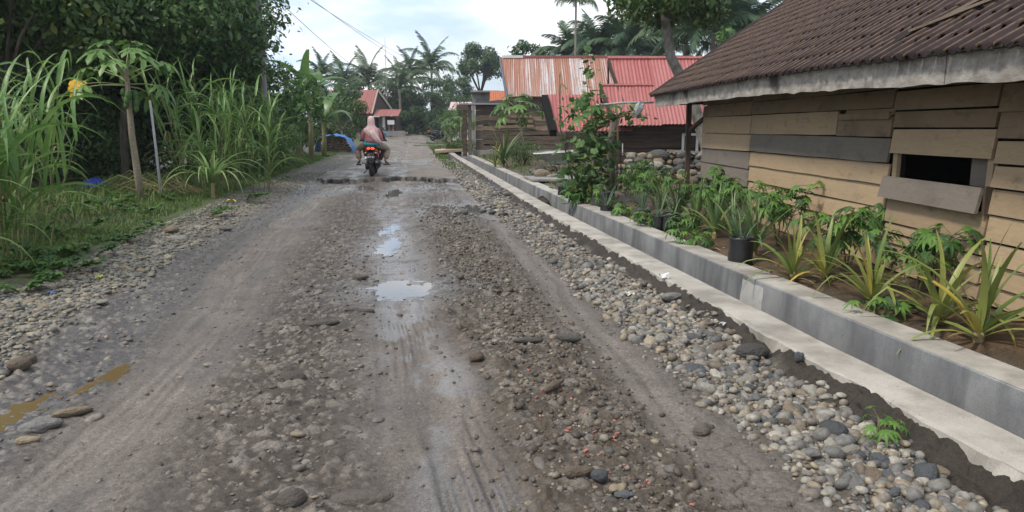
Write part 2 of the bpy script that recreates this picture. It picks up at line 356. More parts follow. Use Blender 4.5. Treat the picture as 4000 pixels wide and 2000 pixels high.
# ------------------------------------------------------------ pebbles
def ico(sub):
    bm = bmesh.new(); bmesh.ops.create_icosphere(bm, subdivisions=sub, radius=1)
    v = np.array([p.co[:] for p in bm.verts]); f = np.array([[p.index for p in q.verts] for q in bm.faces]); bm.free(); return v, f
ICO = {k: ico(k) for k in (1, 2, 3)}
def shapes(sub, n, seed, amp=.22):
    v, f = ICO[sub]; r = np.random.default_rng(seed); o = []
    for _ in range(n):
        d = 1 + sum(amp / (j + 1) * np.sin((v @ r.normal(0, 1.2 + .6 * j, 3)) + r.uniform(0, 6)) for j in range(3))
        o.append(v * d[:, None])
    return o, f
PAL = np.array([(.20, .185, .165), (.25, .215, .165), (.29, .235, .165), (.15, .145, .135), (.105, .108, .105), (.34, .31, .26), (.17, .135, .10), (.22, .19, .16), (.27, .255, .22)])
def m_pebble(name, rough=.62):
    b = NB(name); n = b.noise(38, 5, .65); col = b.mix(1, b.attr('tint')[0], b.ramp(n, [(.3, .6), (.7, 1.3)]), 'MULTIPLY'); b.bump(b.noise(90, 4), .25, .006); return b.set(col, rough, .4)
M_PEB = m_pebble('mixed_river_pebble')
def pebbles(name, X, Y, Z, rad, sub=1, flat=(.45, .8), cols=None, seed=1, mat=M_PEB, smooth=True):
    r = np.random.default_rng(seed); N = len(X); K, f = shapes(sub, 8, seed); nv = len(K[0]); B = np.array(K)[r.integers(0, 8, N)]
    sc = np.stack([rad * r.uniform(.85, 1.35, N), rad * r.uniform(.7, 1.0, N), rad * r.uniform(*flat, N)], -1); P = B * sc[:, None, :]
    t = r.normal(0, .25, N); c, s_ = np.cos(t)[:, None], np.sin(t)[:, None]; P = np.stack([P[..., 0] * c - P[..., 2] * s_, P[..., 1], P[..., 0] * s_ + P[..., 2] * c], -1)
    a = r.uniform(0, 6.28, N); c, s_ = np.cos(a)[:, None], np.sin(a)[:, None]
    P = np.stack([P[..., 0] * c - P[..., 1] * s_, P[..., 0] * s_ + P[..., 1] * c, P[..., 2]], -1) + np.stack([X, Y, Z], -1)[:, None, :]
    if cols is None: cols = PAL[r.integers(0, len(PAL), N)] * r.uniform(.75, 1.2, (N, 1))
    F = (f[None] + (np.arange(N) * nv)[:, None, None]).reshape(-1, 3)
    return tag(link(name, npmesh(name, P.reshape(-1, 3), F, mat, np.repeat(cols, nv, 0), smooth=smooth)), kind='stuff')
def scatter(name, N, sfun, yrange, rad, sub, sink=.35, seed=1, cols=None, flat=(.45, .8), ypow=1.0, mat=M_PEB, smooth=True):
    r = np.random.default_rng(seed); u = r.random(N) ** ypow; Y = yrange[0] + (yrange[1] - yrange[0]) * u; s = sfun(r, N, Y); X = s + cx(Y)
    rr = rad(r, N); Z = Hroad(s, Y) + rr * (.5 - sink) * .8
    if callable(cols): cols = cols(r, N)
    return pebbles(name, X, Y, Z, rr, sub, flat, cols, seed, mat, smooth)
ln = lambda a, b, lo, hi: (lambda r, N: np.clip(r.lognormal(math.log(a), b, N), lo, hi))
right = lambda r, N, Y: 1.60 + (r.beta(1.5, 1.1, N)) * (.68 + (vn(Y * 3, Y * 0, 1) - .5) * .12) - np.abs(r.normal(0, .05, N))
left = lambda r, N, Y: -3.42 + r.beta(1.1, 1.35, N) * (.92 + (vn(Y * 1.7, Y * 0, 2) - .5) * .3)
dim = lambda k: (lambda r, N: PAL[r.integers(0, len(PAL), N)] * r.uniform(.75, 1.15, (N, 1)) * k)
scatter('roadside_gravel', 2900, right, (2.0, 7.5), ln(.021, .34, .010, .045), 2, .22, 11, dim(.86), (.5, .9))
scatter('roadside_gravel', 7500, right, (1.8, 11), ln(.011, .3, .007, .022), 1, .25, 12, dim(.8))
scatter('roadside_gravel', 3600, right, (7.5, 34), ln(.03, .35, .015, .07), 1, .25, 13, dim(.8))
lcol = lambda r, N: (.74 * np.array([(.30, .27, .2), (.24, .215, .165), (.2, .19, .16), (.33, .29, .2), (.15, .145, .14), (.27, .25, .2)])[r.integers(0, 6, N)]) * r.uniform(.75, 1.1, (N, 1))
scatter('verge_gravel', 3000, left, (4.2, 9.5), ln(.022, .34, .010, .048), 2, .38, 14, lcol, (.35, .6))
scatter('verge_gravel', 10000, left, (4.0, 24), ln(.016, .36, .008, .04), 1, .35, 15, lcol, (.4, .7), 1.2)
def rough_s(r, N, Y):
    z = r.integers(0, 5, N)
    return np.select([z == 0, z == 1, z == 2, z == 3], [r.normal(-.62, .24, N), r.normal(.78, .27, N), r.normal(-2.15, .25, N), r.normal(-.8, .3, N)], r.uniform(-2.3, 1.6, N))
mudc = lambda r, N: (np.array([(.135, .118, .102), (.105, .092, .08), (.16, .14, .118), (.085, .075, .068), (.2, .165, .12)])[r.choice(5, N, p=[.3, .3, .2, .13, .07])]) * r.uniform(.75, 1.2, (N, 1))
scatter('road_stones', 1300, rough_s, (2.0, 9), ln(.015, .42, .007, .045), 2, .66, 16, mudc, (.35, .6))
scatter('road_stones', 6500, rough_s, (1.8, 20), ln(.009, .45, .005, .03), 1, .5, 17, mudc, (.4, .7))
brn = lambda r, N, Y: r.normal(.84, .22, N)
brc = lambda r, N: (np.array([(.088, .072, .055), (.066, .054, .042), (.2, .165, .12), (.25, .22, .18), (.13, .10, .07)])[r.choice(5, N, p=[.36, .34, .1, .06, .14])]) * r.uniform(.75, 1.2, (N, 1))
scatter('road_stones', 6200, brn, (2.0, 14), ln(.010, .5, .004, .036), 1, .35, 18, brc, (.5, .9), smooth=False)
# small pink chips of broken tile trodden into the clods
r_ = np.random.default_rng(5); chips = MB()
for _ in range(34):
    Y = r_.normal(3.35, .42); s = .80 + r_.normal(0, .11) - .04 * (Y - 3.3); z = float(Hroad(s, Y)) + .006
    chips.box((s + float(cx(Y)), Y, z), (.02 * r_.uniform(.4, 1.5), .009 * r_.uniform(.5, 1.4), .007), Euler((r_.normal(0, .2), r_.normal(0, .2), r_.uniform(0, 3.1))).to_matrix())
tag(chips.obj('tile_chips', m_flat('pink_tile', (.40, .15, .11), .85)), kind='stuff')
# ------------------------------------------------------------ stones that can be picked out one by one
STM = {}
def m_stone(name, c, dirt=.25):
    b = NB(name); col = b.mix(1, c, b.ramp(b.noise(16, 5, .65), [(.3, .6), (.7, 1.25)]), 'MULTIPLY'); col = b.mix(1, col, b.ramp(b.orand(), [(0, .72), (1, 1.15)]), 'MULTIPLY')
    b.bump(b.math('ADD', b.noise(4, 5, .65), b.math('MULTIPLY', b.noise(1.6, 4), 2.0)), .5, .25); return b.set(col, .7, .3)
for k, c in dict(grey=(.185, .178, .165), tan=(.27, .215, .145), bluish=(.095, .10, .105), pale=(.32, .30, .255), brown=(.15, .115, .085), dark=(.095, .088, .08), muddy=(.118, .10, .086)).items(): STM[k] = m_stone(k + '_stone', c)
SHP, SF = shapes(2, 10, 77, .27); SHP3, SF3 = shapes(3, 6, 78, .34); STONEM = {}
def stone_mesh(colour, k, hi=False):
    key = (colour, k, hi)
    if key not in STONEM:
        V, Fc = (SHP3[k % 6], SF3) if hi else (SHP[k % 10], SF); STONEM[key] = npmesh(colour + '_stone', V, Fc, STM[colour])
    return STONEM[key]
def stone(colour, loc, sc, rz, label, group=None, cat='stone', name='river_stone', hi=False, k=None, tilt=.15):
    o = link(name, stone_mesh(colour, random.randrange(10) if k is None else k, hi), None, loc, (random.uniform(-tilt, tilt), random.uniform(-tilt, tilt), rz), sc)
    return tag(o, label, cat, group)
r_ = np.random.default_rng(21); SN = dict(grey='grey', tan='tan', bluish='blue grey', pale='pale', brown='brown')
for _ in range(130):
    Y = 2.15 + 3.6 * r_.random() ** 1.25; s = 1.72 + .50 * r_.beta(1.6, 1.2); rad = float(np.clip(r_.lognormal(math.log(.036), .3), .024, .07)); c = ['grey', 'tan', 'bluish', 'pale', 'brown', 'grey'][r_.integers(0, 6)]; pl = ['nearest the bottom right corner', 'around the small weed', 'between the weed and the concrete lump', 'beyond the concrete lump'][int(np.digitize(Y, [2.8, 3.6, 4.3]))]
    stone(c, (s + float(cx(Y)), Y, float(Hroad(s, Y)) + rad * .28), (rad * r_.uniform(.95, 1.3), rad * r_.uniform(.7, .95), rad * r_.uniform(.5, .75)), r_.uniform(0, 6),
          'rounded %s stone in the drainside gravel %s' % (SN[c], pl), '%s stones in the gravel by the drain, %s' % (SN[c], pl))
for _ in range(55):
    Y = 4.6 + 8 * r_.random() ** 1.4; s = -3.3 + .8 * r_.beta(1.2, 1.2); rad = float(np.clip(r_.lognormal(math.log(.045), .25), .03, .075)); c = ['grey', 'tan', 'pale'][r_.integers(0, 3)]
    stone(c, (s + float(cx(Y)), Y, float(Hroad(s, Y)) + rad * .2), (rad * 1.2, rad * .9, rad * r_.uniform(.4, .6)), r_.uniform(0, 6),
          'flat %s stone in the verge gravel %s' % (SN[c], 'before the papaya trunk' if Y > 7 else 'beside the nearest tall grass'), 'flat %s stones along the verge %s' % (SN[c], 'further off' if Y > 7 else 'nearby'))
def gstone(u, v, colour, sc, rz, label, sink=.35, **k):
    c_, s_ = math.cos(PITCH), math.sin(PITCH); b = -(v - 1000) / F_PX; t = -CAM_H / (-s_ + b * c_); X, Y = t * (u - 2000) / F_PX, t * (c_ + b * s_)
    z = float(HX(X, Y)[0]); return stone(colour, (X, Y, z + sc[2] * (1 - 2 * sink)), sc, rz, label, hi=True, tilt=.06, **k)
gstone(2625, 1180, 'grey', (.078, .06, .05), .2, 'smooth grey boulder resting highest on the gravel beside the soil bank', .02, k=1)
gstone(2925, 1395, 'dark', (.085, .07, .05), .4, 'rough dark lump of broken concrete on the gravel near the drain', .1, name='concrete_lump', k=2)
gstone(2780, 1320, 'bluish', (.055, .045, .02), .5, 'thin blue grey slab of stone next to the broken concrete lump', .2, k=3)
gstone(3120, 1455, 'bluish', (.026, .02, .04), .1, 'upright pointed blue grey stone stuck in the soil bank', .1, k=4)
gstone(110, 1425, 'brown', (.055, .055, .047), .1, 'round dark brown stone, right one of a pair at the left frame edge', .2, k=5)
gstone(70, 1450, 'brown', (.05, .042, .036), 1., 'smaller round brown stone just left of the dark round stone', .2, k=2)
gstone(170, 1665, 'grey', (.105, .06, .05), .5, 'big pale grey boulder half buried beside the brown puddle', .35, k=0)
gstone(280, 1610, 'tan', (.075, .035, .032), .5, 'long ochre stone right of the half buried grey boulder', .35, k=1)
gstone(115, 1725, 'tan', (.05, .028, .026), .4, 'small yellowish stone below the half buried boulder', .35, k=4)
gstone(670, 920, 'tan', (.09, .08, .055), .3, 'rounded tan stone on top of another at the verge edge', .1, k=3)
gstone(690, 945, 'pale', (.1, .07, .04), .1, 'pale flat stone under the rounded tan stone on the verge', .25, k=2)
gstone(1400, 1210, 'muddy', (.14, .05, .035), .05, 'long mud coated stone lying across the track below the puddle', .45, k=5)
gstone(1135, 1495, 'muddy', (.058, .06, .04), .8, 'mud covered egg shaped stone in the rough strip left of the centre track', .4, k=2)
gstone(1400, 1930, 'muddy', (.115, .06, .045), .1, 'largest mud coated slab stone at the bottom of the road', .62, k=1)
gstone(1130, 1970, 'muddy', (.06, .045, .04), .3, 'mud coated boulder left of the large slab stone at the bottom', .6, k=3)
gstone(1400, 1085, 'muddy', (.13, .07, .05), .2, 'muddy cobble above the main puddle', .4, k=0)
gstone(1260, 1265, 'muddy', (.1, .06, .04), .4, 'muddy flat stone left of the long stone in the track', .4, k=1)
gstone(840, 1585, 'muddy', (.055, .035, .025), .1, 'low mud coloured stone in the left track', .45, k=4)
gstone(2740, 1680, 'muddy', (.045, .04, .032), .1, 'lone muddy stone bulging from the right wheel track', .35, k=3)
gstone(2410, 1930, 'tan', (.045, .032, .024), .5, 'tan pebble beside the smooth blue pebble on the road bottom', .15, k=5)
gstone(2445, 1955, 'bluish', (.045, .027, .018), .05, 'smooth blue grey pebble on the road bottom near tan pebble', .15, k=0)
gstone(2335, 1895, 'bluish', (.028, .026, .022), .3, 'round bluish pebble above the smooth blue pebble', .15, k=2)
gstone(2270, 1880, 'brown', (.062, .034, .034), .5, 'crumbly brown mud clod with pebbles behind it', .2, name='mud_clod', cat='clod', k=4)
gstone(2170, 1525, 'brown', (.105, .03, .03), .95, 'long brown mud clod shaped like a log on the right of the centre track', .1, name='mud_clod', cat='clod', k=0)
gstone(2060, 1335, 'dark', (.085, .035, .026), .2, 'dark flat mud clod right of the wheel rut', .1, name='mud_clod', cat='clod', k=1)
gstone(2215, 1335, 'dark', (.07, .032, .024), -.3, 'dark mud clod second from the centre rut at mid road', .1, name='mud_clod', cat='clod', k=2)
gstone(1860, 1410, 'brown', (.05, .035, .03), .4, 'brown clod on the right lip of the wheel rut', .2, name='mud_clod', cat='clod', k=3)
gstone(2150, 1412, 'brown', (.06, .03, .026), .7, 'ragged brown clod between two dark mud clods', .2, name='mud_clod', cat='clod', k=5)
gstone(1800, 835, 'grey', (.09, .07, .055), .7, 'large grey cobble in the heap beside the far puddle', .15, k=2)
for i, (u, v, c) in enumerate([(1905, 835, 'bluish'), (1890, 815, 'grey'), (1930, 815, 'tan'), (1960, 775, 'grey'), (1915, 765, 'bluish'), (1990, 800, 'brown'), (1870, 825, 'grey'), (1945, 845, 'dark')]):
    gstone(u + 20, v, c, (.075, .06, .045), i, 'cobble in the small heap on the road edge right of the far puddle', .1, k=i, group='cobbles in the road edge heap')
# ------------------------------------------------------------ concrete drain
def m_concrete(name, c1, c2, stain=.5):
    b = NB(name); n = b.noise(3.5, 6, .6); col = b.ramp(n, [(.3, c1), (.7, c2)])
    v = b.noise(2.2, 5, .6, mapping=(1, 1, .25)); col = b.mix(b.math('MULTIPLY', b.ramp(v, [(.46, 0.0), (.62, 1.0)]), stain), col, tuple(x * .72 for x in c1))
    f = b.noise(120, 3); col = b.mix(.3, col, b.mix(1, col, b.ramp(f, [(.35, .6), (.6, 1.15)]), 'MULTIPLY')); pits = b.ramp(b.noise(26, 2), [(.24, .55), (.3, 1.0)]); col = b.mix(1, col, pits, 'MULTIPLY')
    b.bump(b.math('ADD', b.noise(60, 5), b.noise(9, 3)), .18, .008); return b.set(col, .82, .25)
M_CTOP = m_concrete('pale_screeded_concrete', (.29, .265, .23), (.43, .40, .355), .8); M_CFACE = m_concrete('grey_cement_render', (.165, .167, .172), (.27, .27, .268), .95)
DR = empty('concrete_drain', (0, 0, 0), 0, 'open concrete drain channel with pale walls running along the muddy road', 'drain')
yd = np.array([1.2 + .055 * k for k in range(130)] + [8.35 + .2 * k for k in range(165)]); yd = yd[yd < 41]
def strip(prof, name, mat, jit=()):
    S = []; 
    for i, Y in enumerate(yd):
        row = []
        for k, (s, z) in enumerate(prof):
            j = 0; jz = 0
            if k in jit: j = (vn(np.array(Y * 9), np.array(k * 3.1), 2) - .5) * .034 + (vn(np.array(Y * 31), np.array(k * 1.1), 3) - .5) * .012
            jz = (vn(np.array(Y * 1.1), np.array(s * 2), 4) - .5) * .008
            row.append((s + float(j) + float(cx(Y)) + (vn(np.array(Y * 2.1), np.array(1.0 + k), 1) - .5) * .008, Y, z + float(jz) + float(zr(Y))))
        S.append(row)
    n = len(prof); vs = [p for r0 in S for p in r0]; fs = [(i * n + k, i * n + k + 1, (i + 1) * n + k + 1, (i + 1) * n + k) for i in range(len(S) - 1) for k in range(n - 1)]
    fs = [tuple(reversed(f)) for f in fs]
    me = MB().add(vs, fs); o = me.obj(name, mat, DR, smooth=False); return o
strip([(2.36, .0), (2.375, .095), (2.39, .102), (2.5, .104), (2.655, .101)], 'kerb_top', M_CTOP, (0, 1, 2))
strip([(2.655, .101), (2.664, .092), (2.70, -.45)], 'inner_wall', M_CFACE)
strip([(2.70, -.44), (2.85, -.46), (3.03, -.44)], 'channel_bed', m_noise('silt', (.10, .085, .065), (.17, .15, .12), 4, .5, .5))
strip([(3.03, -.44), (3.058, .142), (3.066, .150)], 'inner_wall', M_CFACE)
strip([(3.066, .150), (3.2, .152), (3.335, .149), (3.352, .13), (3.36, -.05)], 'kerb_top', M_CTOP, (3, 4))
pt = MB(); V = []
for i in range(7):
    Y = 6.15 + .065 * i
    for j in range(4):
        t = .12 + .27 * j + random.uniform(-.03, .03); V.append((3.058 - .028 * t * .45 - .005 + float(cx(Y)), Y + random.uniform(-.02, .02), .142 - .5 * t * .55))
pt.add(V, [(4 * i + j, 4 * i + j + 1, 4 * i + j + 5, 4 * i + j + 4) for i in range(6) for j in range(3)]).obj('render_patch', m_concrete('pale_render_patch', (.36, .35, .33), (.44, .43, .41), .2), DR)
# ------------------------------------------------------------ near plank house
def m_plank(name, c1, c2, c3, stain):
    b = NB(name); tc = b.n('ShaderNodeTexCoord'); oi = b.n('ShaderNodeObjectInfo'); va = b.n('ShaderNodeVectorMath', operation='ADD'); cm = b.n('ShaderNodeCombineXYZ')
    b.l(b.math('MULTIPLY', oi.outputs['Random'], 37.0), cm.inputs[1]); b.l(tc.outputs['Object'], va.inputs[0]); b.l(cm.outputs[0], va.inputs[1]); vec = va.outputs[0]
    g = b.noise(3, 6, .65, vec=vec, mapping=(3, 1.0, 14)); col = b.ramp(g, [(.1, c1), (.9, c2)])
    col = b.mix(b.ramp(b.noise(1.6, 5, .6, vec=vec), [(.5, 0.0), (.72, .75)]), col, c3)
    col = b.mix(b.ramp(b.noise(5, 6, .7, vec=vec, mapping=(1, .7, 1.6)), [(.56, 0.0), (.74, stain)]), col, (.045, .038, .034))
    fine = b.noise(16, 5, .7, vec=vec, mapping=(1, 1, 9)); col = b.mix(.38, col, b.mix(1, col, b.ramp(fine, [(.3, .62), (.7, 1.2)]), 'MULTIPLY'))
    col = b.mix(1, col, b.ramp(oi.outputs['Random'], [(0, .8), (1, 1.08)]), 'MULTIPLY'); b.bump(fine, .3, .006); return b.set(col, .8, .25)
M_PLT = m_plank('weathered_tan_board', (.325, .232, .14), (.41, .305, .19), (.30, .232, .165), .55)
M_PLG = m_plank('grey_weathered_board', (.15, .13, .11), (.205, .175, .145), (.135, .115, .10), .6)
M_PLD = m_plank('soot_and_shade_board', (.20, .14, .088), (.25, .18, .115), (.13, .098, .07), .7)  # darker boards for the top rows: soot plus eave shadow put into the colour
M_DARK = m_flat('black_interior', (.012, .011, .01), .9, .1)
M_BEAM = m_noise('brown_timber', (.06, .042, .03), (.11, .08, .055), 5, .8, .4, .008, mapping=(6, 6, 1))
def WX(t, off=0): return 3.63 - .031 * t - off     # off = outwards towards the road
HOUSE = empty('plank_house', (WX(8), 8, .2), 0, 'low tan plank house with a dark brown tiled roof beside the drain', 'house')
HI = Matrix.Translation((-WX(8), -8, -.2))
def child(o): o.parent = HOUSE; o.matrix_parent_inverse = HI; return o
def plank(t0, t1, z0, z1, mat, off=0.0, lean=.012, th=.022, name='plank', dz=(0, 0, 0, 0)):
    """a board from t0 (near) to t1 (far), bottom z0, top z1; its lower edge stands proud of the board below"""
    g = .0065; m = MB(); a0, a1 = t0 + g, t1 - g; oz = (z0 + z1) / 2; ot = (t0 + t1) / 2; org = Vector((WX(ot, off), ot, oz))
    nseg = max(1, int((a1 - a0) / .5)); vs = []
    for i in range(nseg + 1):
        t = a0 + (a1 - a0) * i / nseg; f = i / nseg; jb = random.uniform(-.004, .004); jt = random.uniform(-.003, .003)
        zb = z0 + .002 + dz[0] * (1 - f) + dz[1] * f + jb; zt = z1 - .009 + dz[2] * (1 - f) + dz[3] * f + jt; w = random.uniform(-.003, .003)
        for (z, o) in ((zb, off + lean + th + w), (zb, off + lean + w), (zt, off + w), (zt, off + th + w)): vs.append(Vector((WX(t, o), t, z)) - org)
    fs = [(0, 1, 2, 3), tuple(4 * nseg + k for k in (3, 2, 1, 0))]
    for i in range(nseg):
        for k in range(4): fs.append((4 * i + k, 4 * i + 4 + k, 4 * i + 4 + (k + 1) % 4, 4 * i + (k + 1) % 4))
    o = m.add(vs, fs).obj(name, mat); o.location = org; return child(o)
# back layer so the joints read dark
BK = MB()
def wallbox(p0, p1, z0, z1, th=.03): 
    d = (Vector(p1) - Vector(p0)); L = d.length; n = Vector((d.y, -d.x, 0)).normalized() * th; a, b = Vector((*p0, 0)) if len(p0) == 2 else Vector(p0), Vector((*p1, 0)) if len(p1) == 2 else Vector(p1)
    BK.hexa([a + Vector((0, 0, z0)), b + Vector((0, 0, z0)), b + n + Vector((0, 0, z0)), a + n + Vector((0, 0, z0)), a + Vector((0, 0, z1)), b + Vector((0, 0, z1)), b + n + Vector((0, 0, z1)), a + n + Vector((0, 0, z1))])
OB = -.02
for (t0, t1, z0, z1) in [(2.0, 5.42, .1, 2.1), (6.58, 12.6, .1, 2.1), (5.42, 6.58, .1, 1.0), (5.42, 6.58, 1.26, 2.1)]:
    wallbox((WX(t0, OB), t0, 0), (WX(t1, OB), t1, 0), z0, z1)
wallbox((7.6, 2.0, 0), (WX(2, OB), 2.0, 0), .1, 2.1); wallbox((WX(12.6, OB), 12.6, 0), (7.6, 12.6, 0), .1, 2.1); wallbox((7.6, 12.6, 0), (7.6, 2.0, 0), .1, 2.1)
child(BK.obj('inner_wall', M_DARK)).matrix_parent_inverse = HI
T, G, D = M_PLT, M_PLG, M_PLD
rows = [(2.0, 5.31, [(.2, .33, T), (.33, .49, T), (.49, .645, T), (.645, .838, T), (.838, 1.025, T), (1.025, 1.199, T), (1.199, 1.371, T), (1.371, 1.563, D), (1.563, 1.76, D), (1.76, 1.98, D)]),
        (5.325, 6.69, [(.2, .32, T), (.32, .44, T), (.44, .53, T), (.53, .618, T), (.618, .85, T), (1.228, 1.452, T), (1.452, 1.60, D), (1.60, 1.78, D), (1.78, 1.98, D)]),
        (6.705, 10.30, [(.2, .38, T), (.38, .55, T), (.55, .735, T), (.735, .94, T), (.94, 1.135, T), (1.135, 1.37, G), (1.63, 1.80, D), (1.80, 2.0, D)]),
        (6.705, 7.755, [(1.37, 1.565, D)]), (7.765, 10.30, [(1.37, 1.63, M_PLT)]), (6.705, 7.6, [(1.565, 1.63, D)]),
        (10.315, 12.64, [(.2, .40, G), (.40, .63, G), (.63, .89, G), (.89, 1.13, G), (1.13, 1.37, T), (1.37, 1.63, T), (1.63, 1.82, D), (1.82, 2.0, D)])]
for t0, t1, rr in rows:
    for k, (z0, z1, m) in enumerate(rr):
        plank(t0, t1, z0, z1, m, lean=.016 + .004 * (k % 3), dz=tuple(random.uniform(-.006, .006) for _ in range(4)))
plank(6.72, 7.70, 1.53, 1.60, D, off=.035, lean=.0, name='batten')
# window: opening with frame, inner board, propped shutter board
wf = MB()
for (t0, t1, z0, z1) in [(6.60, 6.67, 1.02, 1.23), (5.335, 5.40, 1.02, 1.23)]:
    wf.box((WX((t0 + t1) / 2, -.02), (t0 + t1) / 2, (z0 + z1) / 2), (.07, t1 - t0, z1 - z0))
child(wf.obj('window_frame', M_PLT))
child(MB().box((WX(5.52, -.035), 5.52, 1.13), (.02, .25, .22)).obj('window_board', M_PLG, None))
sh = plank(5.345, 6.72, .835, 1.035, M_PLG, off=.045, lean=.035, th=.025, name='shutter'); tag(sh, 'grey weathered shutter board standing proud below the window slot')
child(MB().box((WX(5.36, .03), 5.335, .93), (.05, .03, .21)).obj('shutter_cleat', M_BEAM))
# porch post, brace, eave beam
def beam(name, a, b, w, mat=M_BEAM, h=None):
    a, b = Vector(a), Vector(b); d = b - a; q = d.to_track_quat('Z', 'Y').to_matrix(); return child(MB().box((0, 0, 0), (w, h or w, d.length), q).obj(name, mat, loc=(a + b) / 2))
beam('post', (3.27, 13.85, .05), (3.25, 13.85, 1.9), .085); beam('brace', (3.27, 13.75, 1.42), (3.55, 12.75, 1.86), .06)
beam('eave_beam', (3.25, 14.05, 1.93), (3.42, 8, 1.93), .09); beam('cross_beam', (2.75, 13.9, 1.90), (6.5, 13.9, 1.98), .08); beam('post', (6.4, 13.85, .05), (6.4, 13.85, 1.95), .085)
# fascia boards
M_FAS = m_noise('flaking_white_fascia', (.20, .175, .15), (.40, .375, .34), 7, .85, .5, .01, mapping=(1, 1.0, 2.4), c3=(.05, .04, .035), lo=.3, hi=.7)
def fz(Y): return np.interp(Y, [3, 4.45, 6.7, 9, 14.1], [1.70, 1.725, 1.782, 1.825, 1.835])
def EX(Y): return 3.14 - .031 * Y
def fascia(y0, y1, th=.022, off=0, cut=0):
    n = max(2, int((y1 - y0) / .09)); vs = []; org = Vector((EX(y0), y0, float(fz(y0))))
    for i in range(n + 1):
        Y = y0 + (y1 - y0) * i / n; zb = float(fz(Y)) + (vn(np.array(Y * 6.), np.array(1.), 2) - .5) * .022 + cut; zt = float(fz(Y)) + .235 + (0.01 if Y > 7 else .0)
        for (x, z) in ((-off - th, zb), (-off, zb), (-off, zt), (-off - th, zt)): vs.append(Vector((EX(Y) + x, Y, z)) - org)
    fs = [(0, 1, 2, 3), tuple(4 * n + k for k in (3, 2, 1, 0))] + [(4 * i + k, 4 * i + 4 + k, 4 * i + 4 + (k + 1) % 4, 4 * i + (k + 1) % 4) for i in range(n) for k in range(4)]
    return child(MB().add(vs, fs).obj('fascia_board', M_FAS, loc=org))
for a, b_, o in ((2.5, 5.18, .0), (5.19, 8.9, .004), (8.91, 14.12, 0)): fascia(a, b_, off=o)
beam('fascia_board', (EX(14.1) - .01, 14.13, 1.95), (7.2, 14.13, 4.15), .022, M_FAS, .24)
# roof: deck + tiles
TP = R(34.5); CT, ST = math.cos(TP), math.sin(TP)
def roofpt(a, Y, n=0.0):   # a = distance up the slope from the eave edge, n = height above the deck
    return Vector((EX(Y) - .075 + a * CT - n * ST, Y, float(fz(Y)) + .205 + a * ST + n * CT))
RL = 5.6; deck = MB(); ys = [2.4, 4.45, 6.7, 9, 14.12]; 
vs = [roofpt(a, Y, -.03) for Y in ys for a in (.03, RL)] ; deck.add(vs, [(2 * i, 2 * i + 1, 2 * i + 3, 2 * i + 2) for i in range(4)])
child(deck.obj('roof_deck', m_flat('dark_lath', (.02, .016, .013), .9, .1)))
bk = MB(); top0, top1 = roofpt(RL, 2.4, -.03), roofpt(RL, 14.12, -.03); bk.add([top0, top1, top1 + Vector((4.6, 0, -2.9)), top0 + Vector((4.6, 0, -2.9))], [(0, 1, 2, 3)])
M_TILE = None
def m_tile():
    b = NB('dark_clay_tile'); tc = b.n('ShaderNodeTexCoord'); oi = b.n('ShaderNodeObjectInfo'); va = b.n('ShaderNodeVectorMath', operation='ADD'); cm = b.n('ShaderNodeCombineXYZ')
    b.l(b.math('MULTIPLY', oi.outputs['Random'], 23.0), cm.inputs[0]); b.l(tc.outputs['Object'], va.inputs[0]); b.l(cm.outputs[0], va.inputs[1])
    n = b.noise(9, 6, .65, vec=va.outputs[0]); col = b.ramp(n, [(.3, (.015, .0095, .011)), (.7, (.034, .020, .020))])
    col = b.mix(1, col, b.ramp(oi.outputs['Random'], [(0, .65), (1, 1.25)]), 'MULTIPLY')
    worn_lit = b.math('MULTIPLY', b.attr('worn_lit')[2], b.ramp(b.noise(14, 4, .6, vec=va.outputs[0]), [(.32, .15), (.6, 1.0)])); col = b.mix(worn_lit, col, (.30, .185, .105))
    b.bump(b.noise(60, 5, .6), .4, .006); return b.set(col, .75, .3)
M_TILE = m_tile(); M_LATH = m_noise('grey_lath', (.13, .10, .075), (.2, .16, .12), 8, .85)
child(bk.obj('rear_roof', M_TILE))
TW, TE, TL = .162, .235, .30     # tile width (one rib), exposure, length
def tile_mesh(jag):
    prof = [(-.081, .0), (-.03, .002), (-.022, .030), (.004, .038), (.026, .030), (.034, .003), (.081, .0)]; worn_lit = [0, 0, 1.0, .5, 0, 0, 0]  # rib stripe: worn clay plus a lit edge painted into the colour
    V = []; Wn = []
    for (l, lift, th) in ((0, .022, 0), (TL * .5, .012, 0), (TL, .002, 0)):
        for (x, z), w in zip(prof, worn_lit): V.append((x + (random.uniform(-.004, .004)), l + (random.uniform(-.012, .012) * jag if l == 0 else 0), z + lift)); Wn.append(w)
    n0 = len(V)
    for (x, z) in prof: V.append((x, V[prof.index((x, z))][1], z + .022 - .02)); Wn.append(0)
    k = len(prof); Fq = [(r * k + i, r * k + i + 1, (r + 1) * k + i + 1, (r + 1) * k + i) for r in range(2) for i in range(k - 1)] + [(n0 + i, n0 + i + 1, i + 1, i) for i in range(k - 1)]
    return npmesh('roof_tile', V, Fq, M_TILE, attrs={'worn_lit': Wn}, smooth=False), np.array(V), Fq, Wn
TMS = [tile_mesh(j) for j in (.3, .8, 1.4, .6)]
tiles = []
nrow = int(RL / TE)
for r in range(nrow):
    Y = 2.45 + (TW / 2 if r % 2 else 0)
    while Y < 14.16: tiles.append((r, Y)); Y += TW
def missing(r, Y): return (r, round((Y - 2.45) / TW)) in MISS
MISS = {(2, 20), (3, 20), (3, 19), (4, 18), (4, 17), (2, 21), (1, 22)}
ranked = sorted(tiles, key=lambda q: -(1.0 / ((roofpt(q[0] * TE, q[1]) - Vector((0, 0, CAM_H))).length) * (1 if at(2000, 0, 10) is not None else 0)) if True else 0)
